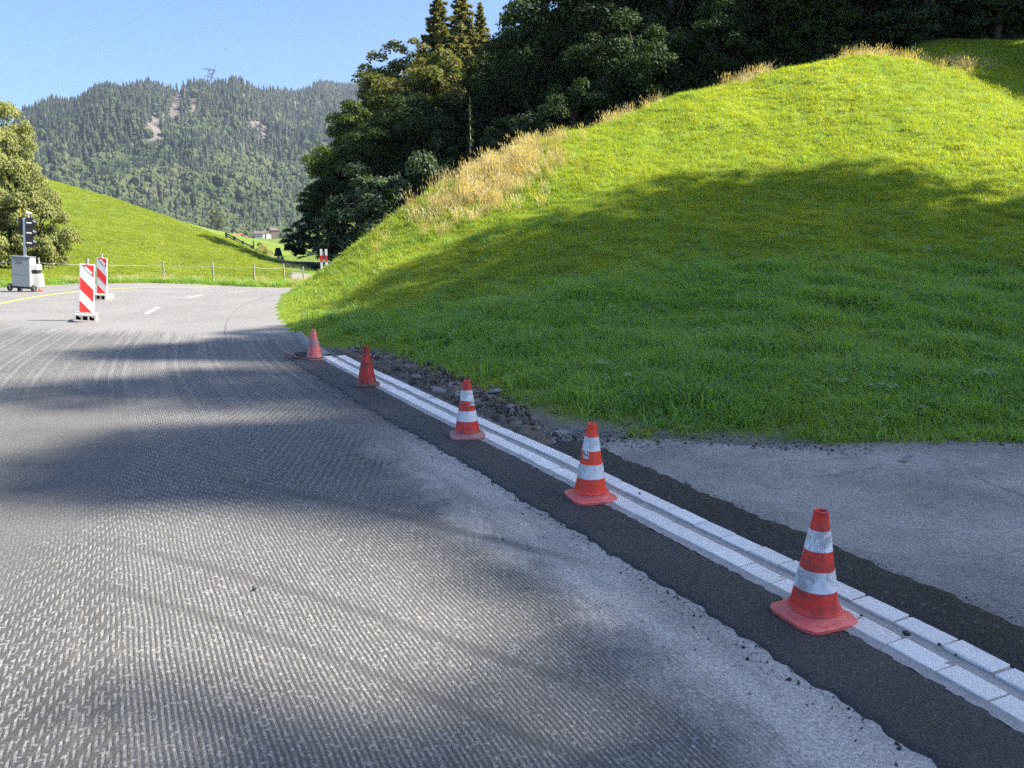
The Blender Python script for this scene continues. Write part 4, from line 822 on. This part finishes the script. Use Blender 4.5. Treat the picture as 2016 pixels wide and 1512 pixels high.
# red and white marker bars
mk = empty('marker_post', P(638, 520, 37)[:2] + (-.78,), R(8)); tag(mk, 'pair of white and red marker bars on a thin stand behind the grass bank', 'marker')
MB().box(-.02, .02, .02, .05, 0, 1.95).build('stand', m_galv, mk)
for sx in (-.115, .115):
    bar = MB().box(sx - .055, sx + .055, -.01, .01, 1.08, 2.05).build('bar', m_white, mk, False, .004); MB().box(sx - .0575, sx + .0575, -.0125, .0125, 1.45, 1.75).build('red_band', m_red_sheet, bar)
# dark stone wall beyond the road
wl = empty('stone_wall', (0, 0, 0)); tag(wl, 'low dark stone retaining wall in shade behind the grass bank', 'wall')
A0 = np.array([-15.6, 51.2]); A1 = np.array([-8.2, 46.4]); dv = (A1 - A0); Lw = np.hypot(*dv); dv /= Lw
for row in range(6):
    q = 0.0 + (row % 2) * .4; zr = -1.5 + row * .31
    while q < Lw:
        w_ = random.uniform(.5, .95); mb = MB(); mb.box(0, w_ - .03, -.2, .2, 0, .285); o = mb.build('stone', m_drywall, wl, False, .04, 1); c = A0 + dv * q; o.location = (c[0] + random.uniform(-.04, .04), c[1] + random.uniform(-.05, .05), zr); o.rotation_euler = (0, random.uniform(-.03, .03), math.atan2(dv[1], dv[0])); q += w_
# black tapered board on a post
p = P(548, 503, 66); bs = empty('shrouded_sign', (p[0], p[1], p[2] - .35), R(10)); tag(bs, 'small black tapered board on a short post beyond the meadow corner', 'sign')
mb = MB(); mb.add([(-.36, -.05, .3), (.36, -.05, .3), (.18, -.05, 1.0), (-.18, -.05, 1.0), (-.36, .05, .3), (.36, .05, .3), (.18, .05, 1.0), (-.18, .05, 1.0)], [(0, 1, 2, 3), (7, 6, 5, 4), (0, 4, 5, 1), (1, 5, 6, 2), (2, 6, 7, 3), (3, 7, 4, 0)]); mb.build('board', m_black, bs, False, .02)
MB().box(-.1, .1, -.04, .04, -1.5, .3).build('post', m_post, bs); MB().box(.18, .42, -.08, .08, -1.2, .28).build('base_block', m_post, bs)
# wooden rail fence on the far shoulder of the meadow
rf = empty('rail_fence', (0, 0, 0)); tag(rf, 'short dark wooden rail fence going down behind the left meadow', 'fence')
ra = [P(446, 466, 92), P(462, 474, 90), P(478, 483, 88), P(496, 492, 86)]
for (x, y, z) in ra: MB().box(x - .12, x + .12, y - .12, y + .12, z - 2.0, z + .5).build('post', m_darkwood, rf)
for q in (-.15, .12, .38):
    mb = MB(); mb.tube([(x, y - .14, z + q) for x, y, z in ra], .085, 4); mb.build('rail', m_darkwood, rf)
mb = MB(); x, y, z = P(500, 492, 86); mb.tube([(x, y, z - 2), (x, y, z + 1.0)], .07, 6); mb.build('gate_post', m_darkwood, rf)

# ------------------------------------------------------------------ trees
def quads(C, N, size, r, asp=.6):
    n = len(C); a = r.normal(size=(n, 3)); U = np.cross(N, a); U /= np.linalg.norm(U, axis=1)[:, None] + 1e-9; W = np.cross(N, U); s = size[:, None]
    bend = N * s * .12
    V = np.stack([C - U * s, C - W * s * asp + bend, C + U * s, C + W * s * asp + bend], 1).reshape(-1, 3); return V, np.arange(4 * n).reshape(n, 4)
def limb(mb, p0, p1, r0, r1, r, n=6):
    p0, p1 = np.array(p0), np.array(p1); L = np.linalg.norm(p1 - p0); pts = [p0 + (p1 - p0) * q + (r.normal(0, .04, 3) * L if 0 < q < 1 else 0) for q in (0, .35, .7, 1)]; mb.tube([tuple(p) for p in pts], [r0, r0 * .75 + r1 * .25, r0 * .35 + r1 * .65, r1], n)
def broadleaf(seed, H, cr, zb, nl, ls, lmat, bmat, lobes=46, lobe_r=.26, open_=0.0, squash=1.0):
    r = np.random.default_rng(seed); trunk = MB(); tr = H * .017 + .05
    limb(trunk, (0, 0, -.6), (r.normal(0, .3), r.normal(0, .3), H * .72), tr * 1.25, tr * .3, r, 8)
    cz = (zb + H) / 2; ch = (H - zb) / 2; L = []
    while len(L) < lobes:
        v = r.normal(size=3); v /= np.linalg.norm(v); k = r.uniform(.35, .86); wz = v[2] * k; wid = (1 - .30 * max(0, wz)) * (1 - .15 * max(0, -wz)); L.append((v[0] * k * cr * wid, v[1] * k * cr * wid, cz + wz * ch * .98, lobe_r * cr * r.uniform(.6, 1.25)))
    L = np.array(L)
    for l in L[:: max(1, lobes // 16)]:
        z0 = max(zb * .5, l[2] - r.uniform(.25, .5) * H * .5); limb(trunk, (0, 0, min(z0, H * .6)), l[:3], tr * .45, tr * .08, r, 5)
    w = L[:, 3] ** 2; li = r.choice(lobes, nl, p=w / w.sum()); d = r.normal(size=(nl, 3)); d /= np.linalg.norm(d, axis=1)[:, None]; d[:, 2] = np.where(d[:, 2] < -.35, -d[:, 2] * .7, d[:, 2])
    C = L[li, :3] + d * (L[li, 3] * r.uniform(.55, 1.12, nl) ** .7)[:, None] * np.array([1, 1, .8 * squash]); C += r.normal(0, .05, (nl, 3)) * cr * .25
    N = d + r.normal(0, .55, (nl, 3)); N[:, 2] += .35; N /= np.linalg.norm(N, axis=1)[:, None]
    V, f = quads(C, N, ls * r.uniform(.6, 1.35, nl), r); return trunk.me('trunk', bmat, True), mesh('crown', V, f, lmat)
def spruce(seed, H, br, nb, lmat, bmat, sparse=1.0, zb=.08):
    r = np.random.default_rng(seed); trunk = MB(); trunk.tube([(0, 0, -.6), (0, 0, H * .5), (0, 0, H)], [H * .013 + .06, H * .009 + .03, .015], 8); Cs = []; Ns = []; Sz = []
    for b in range(nb):
        f = zb + (1 - zb) * (b + r.uniform()) / nb; z = H * f; Lb = br * ((1 - f) ** .8) * r.uniform(.65, 1.15) + .15; a = b * 2.399 + r.normal(0, .3); m_ = int(Lb * 13 * sparse) + 5; q = r.uniform(.08, 1, m_)
        rad_ = Lb * q; zz = z - .28 * rad_ - .10 * rad_ ** 2 / max(Lb, .3) + .22 * Lb * q ** 3
        side = r.normal(0, 1, m_) * .16 * Lb * (1 - .6 * q); hang = np.abs(r.normal(0, .16, m_)) * (1 + .8 * q) * min(1, Lb * .5)
        Cs.append(np.c_[rad_ * math.cos(a) - side * math.sin(a), rad_ * math.sin(a) + side * math.cos(a), zz - hang]); nn = r.normal(0, .5, (m_, 3)); nn[:, 2] += .5; nn[:, 0] += .5 * math.cos(a); nn[:, 1] += .5 * math.sin(a); Ns.append(nn); Sz.append(np.full(m_, .21 + .012 * Lb) * r.uniform(.7, 1.4, m_))
        trunk.tube([(0, 0, z), (Lb * .5 * math.cos(a), Lb * .5 * math.sin(a), z - .14 * Lb - .025 * Lb), (Lb * .9 * math.cos(a), Lb * .9 * math.sin(a), z - .22 * Lb)], [.03, .02, .006], 4, False)
    C = np.concatenate(Cs); N = np.concatenate(Ns); N /= np.linalg.norm(N, axis=1)[:, None]; V, f = quads(C, N, np.concatenate(Sz), r, .38); return trunk.me('trunk', bmat, True), mesh('crown', V, f, lmat)
PROTO = {}
for q in range(3): PROTO['dark%d' % q] = (broadleaf(100 + q, 16, 5.2, 1.5 + q, 21000, .135, m_leaf[0], m_bark, 60, .24), 16)
for q in range(2): PROTO['mid%d' % q] = (broadleaf(110 + q, 14, 4.6, 1.5, 19000, .13, m_leaf[1], m_bark, 54, .25), 14)
for q in range(2): PROTO['olive%d' % q] = (broadleaf(120 + q, 13, 3.8, 2.0, 13000, .12, m_leaf[2], m_bark, 60, .20), 13)
for q in range(2): PROTO['shrub%d' % q] = (broadleaf(130 + q, 6, 2.6, -1.4, 10000, .12, m_leaf[5], m_bark, 40, .27), 6)
for q in range(2): PROTO['spruce%d' % q] = (spruce(140 + q, 22, 4.6, 210, m_leaf[3], m_bark, 6.0), 22)
PROTO['oak'] = (broadleaf(170, 16, 5.2, 4.0, 30000, .16, m_leaf[0], m_bark, 120, .25), 16)
PROTO['highoak'] = (broadleaf(171, 16, 5.2, 8.6, 26000, .16, m_leaf[0], m_bark, 110, .24), 16)
PROTO['thin_spruce'] = (spruce(150, 18, 1.5, 40, m_leaf[0], m_palebark, 1.4, .35), 18)
PROTO['willow'] = (broadleaf(160, 8, 3.0, -1.2, 34000, .075, m_leaf[4], m_bark, 110, .20), 8)
PROTO['bush'] = (broadleaf(161, 4.6, 2.4, -1.7, 26000, .07, m_leaf[4], m_bark, 56, .25), 4.6)
def tree(kind, name, x, y, z, h, label, cat='tree', group=None, wid=1.0):
    (tm, cm), H0 = PROTO[kind]; o = empty(name, (x, y, z), random.uniform(0, 6.28)); k = h / H0; o.scale = (k * wid, k * wid, k)
    link('trunk', tm, None, o); link('crown', cm, None, o); tag(o, label, cat, group); return o
def bz(x, y): return float(bank_h(np.array([x]), np.array([y]))[0])
def mz(x, y): return float(meadow_h(np.array([x]), np.array([y]))[0])
# (u, v of the top, distance, kind, width factor, label)
FOREST = [(578, 440, 58, 'shrub0', 1.5, 'lowest leafy shrub at the left foot of the wood'), (606, 415, 56, 'shrub1', 1.25, 'low dark tree at the left foot of the wood'), (645, 330, 54, 'dark1', 1.05, 'dark round tree at the left edge of the wood, below the overhanging branch'), (668, 236, 60, 'mid0', .95, 'tree whose crown forms the left bulge of the wood against the mountain'),
          (705, 176, 61, 'mid1', .9, 'sunlit broadleaf tree stepping up from the left bulge of the wood'), (742, 108, 63, 'olive0', 1.25, 'olive tree with sunlit yellowish crown below the first skyline shoulder'), (795, 56, 64, 'olive1', 1.3, 'olive sunlit tree on the skyline left of the spruces'), (768, 150, 56, 'olive0', 1.1, 'yellow-green sunlit tree in front of the skyline shoulder'),
          (862, -28, 62, 'spruce0', 1.25, 'tall spruce, left of the spruce pair on the skyline'), (908, -40, 63, 'spruce1', 1.2, 'tall spruce, right of the spruce pair on the skyline'), (945, 4, 66, 'spruce0', 1.15, 'third smaller spruce right of the skyline pair'), (925, 192, 48, 'thin_spruce', .9, 'thin half-bare spruce with a pale trunk in front of the dark wood'),
          (838, 62, 58, 'olive1', 1.2, 'olive tree in front of the skyline spruces'), (992, 40, 60, 'dark0', 1.0, 'dark tree right below the third spruce'), (1030, 8, 64, 'mid0', 1.0, 'sun-tipped tree on the skyline right of the spruces'), (1090, -20, 62, 'dark1', 1.0, 'dark tree where the wood leaves the picture top'),
          (700, 318, 50, 'shrub0', 1.1, 'pale round shrub in the lower left of the wood'), (655, 392, 50, 'shrub1', 1.1, 'dark shrub by the marker bars'), (738, 338, 47, 'shrub1', 1.1, 'rounded shrub above the dry grass slope, left one'), (822, 300, 46, 'shrub0', .8, 'upright broad-leaved shrub left of the dry grass crest'), (790, 400, 44, 'shrub1', 1.0, 'low shrub behind the dry grass slope'),
          (1000, 215, 50, 'dark2', 1.0, 'dark tree behind the crest, right of the thin spruce'), (880, 255, 50, 'dark0', .9, 'dark tree behind the dry grass crest'),
          (700, 250, 57, 'olive0', 1.3, 'green tree filling the wood below the left skyline step'), (745, 220, 54, 'dark1', 1.1, 'dark tree in the middle of the left wood flank'), (800, 170, 54, 'dark2', 1.1, 'dark tree below the sunlit olive crowns'), (850, 190, 53, 'dark1', 1.1, 'dark tree left of the thin pale trunk'), (890, 90, 59, 'mid0', 1.0, 'leafy tree between and below the two tall spruces'), (950, 120, 57, 'dark0', 1.0, 'dark tree below the third spruce'), (640, 270, 58, 'mid1', .9, 'outermost leafy tree overhanging the wood edge toward the mountain'), (620, 360, 57, 'dark2', 1.2, 'lower outer tree of the wood edge toward the mountain')]
for (u, v, Y, kind, wd, lab) in FOREST:
    x, y, zt = P(u, v, Y); zb_ = bz(x, y); h = zt - zb_ ; tree(kind, {'sp': 'spruce_tree', 'th': 'spruce_tree', 'sh': 'shrub'}.get(kind[:2], 'broadleaf_tree'), x, y, zb_, h, lab, 'shrub' if kind[:2] == 'sh' else 'tree', 'trees of the wood behind the bank', wd)
# the unbroken dark wall of trees to the right
ORD = 'first second third fourth fifth sixth seventh eighth ninth tenth eleventh twelfth thirteenth fourteenth fifteenth sixteenth seventeenth eighteenth nineteenth twentieth twenty-first twenty-second'.split() + ['last'] * 60
rr = random.Random(4); kinds = ['dark0', 'dark1', 'dark2', 'dark0', 'dark0', 'dark2', 'dark1', 'spruce0']
for row, (Y0, du, hh) in enumerate([(47.5, 66, 9.5), (54, 76, 15), (62, 90, 18), (72, 105, 20), (46.6, 38, 3.6), (56, 60, 6.5)]):
    u = 1060 + row * 25; cnt = -1
    while u < 2200:
        cnt += 1; Y = Y0 + rr.uniform(-1.2, 1.8); x = P(u, 300, Y)[0]; zb_ = bz(x, Y); h = min(hh * rr.uniform(.85, 1.15), 20.5 + .85 * max(0, x - 3) - zb_) if row < 4 else hh * rr.uniform(.85, 1.15); kd = kinds[rr.randrange(8)] if row not in (0, 4, 5) else ['shrub0', 'shrub1', 'shrub1', 'shrub0', 'shrub1'][rr.randrange(5)] if row > 3 else ['dark0', 'dark1', 'dark2', 'shrub0', 'dark1'][rr.randrange(5)]
        lab = 'shaded %s from the left in the front row of the wood above the crest' % (ORD[cnt] + (' shrub' if kd[:2] == 'sh' else ' tree')) if row == 0 else 'tree further back in the dark wood right of the spruces' if row < 4 else 'dark shrub in the undergrowth of the wood above the bank crest'
        tree(kd, 'shrub' if kd[:2] == 'sh' else ('spruce_tree' if kd[:2] == 'sp' else 'broadleaf_tree'), x, Y, zb_, h * (.75 if kd[:2] == 'sh' and row == 0 else 1), lab, 'tree' if row < 4 else 'shrub', 'front row trees above the crest' if row == 0 else 'back row trees of the dark wood' if row < 4 else 'undergrowth of the wood', 1.0 if kd[:2] != 'sh' else 1.25); u += du * rr.uniform(.85, 1.15)
# the row of trees up the slope right of the picture whose shade falls over bank and road
ca, sa = math.cos(SUN_AZ), math.sin(SUN_AZ)
def caster(p, q, M, r_, kind, lab):
    x, y = M * ca - p * sa, M * sa + p * ca; zt = q + math.tan(SUN_EL) * M; zb_ = bz(x, y); (tm, cm), H0 = PROTO[kind]; h = zt - zb_; wid = r_ / ({'oak': 5.2, 'highoak': 5.2, 'dark0': 5.2, 'dark1': 5.2, 'dark2': 5.2, 'mid0': 4.6, 'mid1': 4.6, 'spruce0': 3.6, 'spruce1': 3.6}[kind] * h / H0); tree(kind, 'broadleaf_tree', x, y, zb_, h, lab, 'tree', 'trees right of the picture', wid)
CAST = [(15.6, 1.5, 46, 9.2, 'highoak'), (11.7, 10.4, 50, 3.1, 'oak'), (9.8, 7.2, 49, 4.0, 'oak'), (5.7, 7.8, 50, 3.6, 'oak'), (1.3, 3.4, 46, 6.4, 'oak'), (-4.4, 2.8, 47, 4.6, 'oak'), (8.4, 3.8, 46, 5.2, 'oak'), (3.6, 1.9, 44, 6.0, 'oak'), (12.6, 2.0, 43, 6.0, 'dark1'), (-6, -1, 45, 7, 'mid0'), (5.6, -.4, 43, 5.6, 'oak'), (43, -2, 33, 4.6, 'oak'), (38.6, -8.0, 34, 3.8, 'oak'), (34.6, -11.5, 33, 2.6, 'oak')]
for k, c in enumerate(CAST): caster(*c, 'tall leafy tree on the slope outside the right picture edge')
# left side: willow and bushes behind the traffic signal
for (u, v, Y, kind, wd, lab, nm) in [(6, 165, 37, 'willow', .52, 'tall olive-leaved willow at the left picture edge', 'willow_tree'), (60, 318, 34.5, 'bush', .62, 'rounded olive bush right behind the traffic signal', 'bush'), (-5, 345, 34, 'bush', .8, 'olive bush at the left edge under the willow', 'bush'), (-150, 240, 38, 'willow', 1.1, 'second willow just outside the left edge', 'willow_tree')]:
    x, y, zt = P(u, v, Y); zb_ = mz(x, y); tree(kind, nm, x, y, zb_, zt - zb_, lab, 'tree' if nm[0] == 'w' else 'bush', 'olive willows by the road', wd)
x, y, zt = P(516, 470, 74); tree('bush', 'bush', x, y, -1.8, zt + 1.8, 'loose yellowish bush beyond the shaded meadow corner', 'bush', None, .9)

# ------------------------------------------------------------------ the forest on the mountain
def far_conifer(seed, dead=False):
    r = np.random.default_rng(seed); V = []; Fc = []; n = 7; H = 1.0; tiers = 5
    for t in range(tiers):
        z0 = .05 + .80 * t / tiers; z1 = z0 + .36 - .02 * t; R0 = .17 * (1 - t / tiers) ** .85 + .02; b = len(V)
        for k in range(n):
            a = 6.283 * k / n + t * .7; q = R0 * r.uniform(.6, 1.25); V.append((q * math.cos(a), q * math.sin(a), z0 + r.uniform(-.05, .04)))
        V.append((r.normal(0, .008), r.normal(0, .008), min(z1, 1.0))); Fc += [(b + k, b + (k + 1) % n, b + n) for k in range(n)]
    return mesh('far_conifer', V, Fc, m_far_con)
def far_round(seed):
    bm = bmesh.new(); bmesh.ops.create_icosphere(bm, subdivisions=3, radius=.5); r = np.random.default_rng(seed); D = r.normal(size=(16, 3)); D /= np.linalg.norm(D, axis=1)[:, None]
    for v in bm.verts:
        n_ = np.array(v.co.normalized()); k = .72 + .42 * max(np.exp(-((1 - D @ n_) / .10))) + .07 * r.normal(); v.co *= k; v.co.z = v.co.z * 1.15 + .5
    me = bpy.data.meshes.new('far_round'); bm.to_mesh(me); bm.free(); me.materials.append(m_far_dec); return me
def far_dead(seed):
    mb = MB(); mb.tube([(0, 0, 0), (0, 0, 1)], [.02, .006], 4); r = random.Random(seed)
    for k in range(6): z = r.uniform(.3, .9); a = r.uniform(0, 6.28); mb.tube([(0, 0, z), (.1 * math.cos(a) * (1.2 - z), .1 * math.sin(a) * (1.2 - z), z + .03)], [.008, .004], 3)
    return mb.me('far_dead', m_far_dead)
FAR = library('far_tree', [far_conifer(1), far_conifer(2), far_conifer(3), far_conifer(4), far_round(5), far_round(6), far_dead(7)])
r = np.random.default_rng(11); N = 66000; az = r.uniform(R(-42), R(-5), N); rr_ = np.sqrt(r.uniform(890 ** 2, 2700 ** 2, N)); z = mountain_h(az, rr_); x = rr_ * np.sin(az); y = rr_ * np.cos(az); u, v = mtn_px(x, y, z)
rk = rock_w(x, y, z); keep = (r.uniform(size=N) > rk * 1.15) & (u > -90) & (u < 800) & ~((u > 640) & (v > 300)); x, y, z, u, v, rr_ = x[keep], y[keep], z[keep], u[keep], v[keep], rr_[keep]; n = len(x)
dec = sst(v + 45 * snoise(x, y, 200, 81), 215, 390) * .7 + .05; idx = np.where(r.uniform(size=n) < dec, 4 + r.integers(0, 2, n), r.integers(0, 4, n)); deadp = .02 + .16 * sst(snoise(x, y, 160, 82), .9, 1.6); idx = np.where(r.uniform(size=n) < deadp, 6, idx)
h = np.where(idx < 4, r.uniform(11, 26, n), np.where(idx == 6, r.uniform(16, 26, n), r.uniform(8, 15, n))); w = np.where(idx < 4, h * r.uniform(.85, 1.25, n), np.where(idx == 6, h, h * r.uniform(.8, 1.15, n)))
scatter('mountain_forest', np.c_[x, y, z - 1.5], np.c_[np.zeros((n, 2)), r.uniform(0, 6.28, n)], np.c_[w, w, h], idx, FAR, 'far-off mixed forest covering the whole mountain side', 'forest')
# trees at the foot of the mountain and round the hamlet
for (u, v, Y, hh, lab) in [(425, 412, 700, 0, 'pale yellow-green tree standing out at the foot of the mountain')]:
    x, y, zt = P(u, v - 8, Y); g = ground_z(Y); me = PROTO['olive1'][0]; o = tree('olive1', 'broadleaf_tree', x, y, g, zt - g, lab); o.scale[0] *= 1.1
# ------------------------------------------------------------------ houses, pylons, cables
def house(u, v_base, Y, w, d_, hw, hr, rz, wall, roof, label):
    x, y, z = P(u, v_base, Y); o = empty('house', (x, y, z), rz, 0, 0, .78); tag(o, label, 'house', 'houses in the valley')
    MB().box(-w / 2, w / 2, -d_ / 2, d_ / 2, -6, hw).build('wall', wall, o)
    mb = MB(); e = .9; V = []
    for xx in (-w / 2 - e, w / 2 + e): V += [(xx, -d_ / 2 - e, hw - .25), (xx, 0, hw + hr), (xx, d_ / 2 + e, hw - .25), (xx, -d_ / 2 - e, hw - .6), (xx, 0, hw + hr - .4), (xx, d_ / 2 + e, hw - .6)]
    mb.add(V, [(0, 6, 7, 1), (1, 7, 8, 2), (3, 4, 10, 9), (4, 5, 11, 10), (0, 1, 4, 3), (1, 2, 5, 4), (6, 9, 10, 7), (7, 10, 11, 8), (0, 3, 9, 6), (2, 8, 11, 5)]); rf_ = mb.build('roof', roof, o)
    MB().box(-w * .2, -w * .2 + .9, .5, 1.4, hw + hr * .4, hw + hr + 1.0).build('chimney', wall, rf_)
    mb = MB(); mb.add([(-w / 2 + .01, -d_ / 2, hw - .1), (-w / 2 + .01, d_ / 2, hw - .1), (-w / 2 + .01, 0, hw + hr - .5)], [(0, 1, 2)]); mb.add([(w / 2 - .01, -d_ / 2, hw - .1), (w / 2 - .01, d_ / 2, hw - .1), (w / 2 - .01, 0, hw + hr - .5)], [(0, 1, 2)]); mb.build('gable', m_woodwall, o)
    for fl in range(int(hw // 2.6)):
        for k in range(int(w // 3.2)):
            xx = -w / 2 + 1.6 + k * 3.1; MB().box(xx - .55, xx + .55, -d_ / 2 - .04, -d_ / 2 + .05, .9 + fl * 2.6, 2.2 + fl * 2.6).build('window', m_glass, o)
house(464, 473, 560, 13, 9, 3.4, 2.6, R(-24), m_wall, m_roof, 'white house with a wide orange-red roof above the rail fence')
house(480, 474, 575, 9, 7, 2.8, 2.0, R(-15), m_wall, m_roofdark, 'small white house just right of the orange-roofed one')
house(511, 468, 760, 11, 9, 5.2, 3.0, R(12), m_wall, m_roofdark, 'left house of the distant brown-roofed group by the pasture hill')
house(523, 468, 780, 10, 9, 4.6, 3.0, R(-20), m_wall, m_roofdark, 'right house of the distant brown-roofed group by the pasture hill')
house(539, 459, 800, 9, 8, 4.0, 2.8, R(30), m_woodwall, m_roofdark, 'dark roofed house on the shoulder of the pasture hill')
def beam(mb, a, b, w): mb.tube([a, b], w, 4, False)
def pylon(loc, H, rz, label, w=.22, horned=False):
    o = empty('pylon', loc, rz); tag(o, label, 'pylon', 'power pylons'); mb = MB(); hw = H * .085
    lv = [0, .18, .34, .48, .60, .70, .80, .9, 1.0]
    def wid(f): return hw * (1 - f) + H * .012
    for a, b in zip(lv[:-1], lv[1:]):
        for sx, sy in ((1, 1), (1, -1), (-1, 1), (-1, -1)): beam(mb, (sx * wid(a), sy * wid(a), a * H), (sx * wid(b), sy * wid(b), b * H), w)
        for sy in (1, -1):
            beam(mb, (-wid(a), sy * wid(a), a * H), (wid(b), sy * wid(b), b * H), w * .6); beam(mb, (wid(a), sy * wid(a), a * H), (-wid(b), sy * wid(b), b * H), w * .6)
            beam(mb, (sy * wid(a), -wid(a), a * H), (sy * wid(b), wid(b), b * H), w * .6); beam(mb, (sy * wid(a), wid(a), a * H), (sy * wid(b), -wid(b), b * H), w * .6)
    mb.build('tower', m_steel_far, o)
    for f, l in ((.62, .17), (.76, .21), (.9, .15)):
        mb = MB(); beam(mb, (-l * H, 0, f * H), (l * H, 0, f * H), w); beam(mb, (-l * H, 0, f * H), (0, 0, f * H + H * .05), w * .7); beam(mb, (l * H, 0, f * H), (0, 0, f * H + H * .05), w * .7); mb.build('cross_arm', m_steel_far, o)
    return o
p0 = P(497, 470, 980); PH = (473 - 376) / F * 980 ; pylon((p0[0], p0[1], 0), PH + 3, R(35), 'lattice power pylon at the foot of the mountain, carrying bright cables', .24)
# X-frame pylon on the ridge
xb = P(409, 168, 1880); o = empty('pylon', (xb[0], xb[1], xb[2] - 6), 0); tag(o, 'dark horned lattice pylon standing up from the mountain ridge', 'pylon', 'power pylons'); s_ = 1880 / F
mb = MB()
def xp(u, v): return ((u - 409) * s_, 0, (168 - v) * s_ + 6)
for a, b in [((409, 168), (412, 138)), ((412, 138), (409, 130)), ((417, 158), (423, 142)), ((423, 142), (426, 132)), ((404, 139), (428, 143)), ((409, 137), (425, 141)), ((409, 168), (422, 142)), ((412, 140), (420, 155)), ((403, 151), (420, 154)), ((411, 150), (423, 145)), ((410, 162), (417, 158)), ((409, 168), (416, 168)), ((416, 168), (417, 158))]: beam(mb, xp(*a), xp(*b), .75)
mb.build('tower', plain('pylon_dark', (.10, .11, .13), .6), o); mb = MB(); beam(mb, xp(404, 139), xp(402, 140), .6); beam(mb, xp(428, 143), xp(430, 144), .6); mb.build('insulator_arm', m_steel_far, o)
def cable(a, b, sag, label, rad_=.16):
    A, B = np.array(P(*a)), np.array(P(*b)); pts = [tuple(A + (B - A) * q + np.array([0, 0, -sag * 4 * q * (1 - q)])) for q in np.linspace(0, 1, 15)]; mb = MB(); mb.tube(pts, rad_, 4, False); tag(mb.build('power_cable', m_cable), label, 'cable', 'power cables in the valley')
for k, (a, b, sag) in enumerate([((497, 392, 980), (592, 362, 700), 8), ((502, 392, 980), (610, 362, 700), 8), ((495, 404, 980), (590, 385, 700), 9), ((505, 404, 980), (618, 377, 700), 10), ((493, 418, 980), (590, 396, 700), 9), ((507, 420, 980), (615, 391, 700), 10)]):
    cable(a, b, sag, ['uppermost left', 'uppermost right', 'middle left', 'middle right', 'lowest left', 'lowest right'][k] + ' power cable sagging in front of the mountain')

# ------------------------------------------------------------------ haze in the valley air
m_haze, nt, out = newmat('haze_air'); vol = nd(nt, 'ShaderNodeVolumePrincipled', {'Color': (.72, .82, 1.0, 1), 'Density': .000085, 'Anisotropy': .2}); nt.links.new(vol.outputs[0], out.inputs['Volume'])
hz = MB().box(-2600, 3200, -300, 3300, -12, 520).build('haze', m_haze); tag(hz, 'thin blue haze in the valley air', 'haze', kind='stuff')
print('grass tufts', NB, NM)
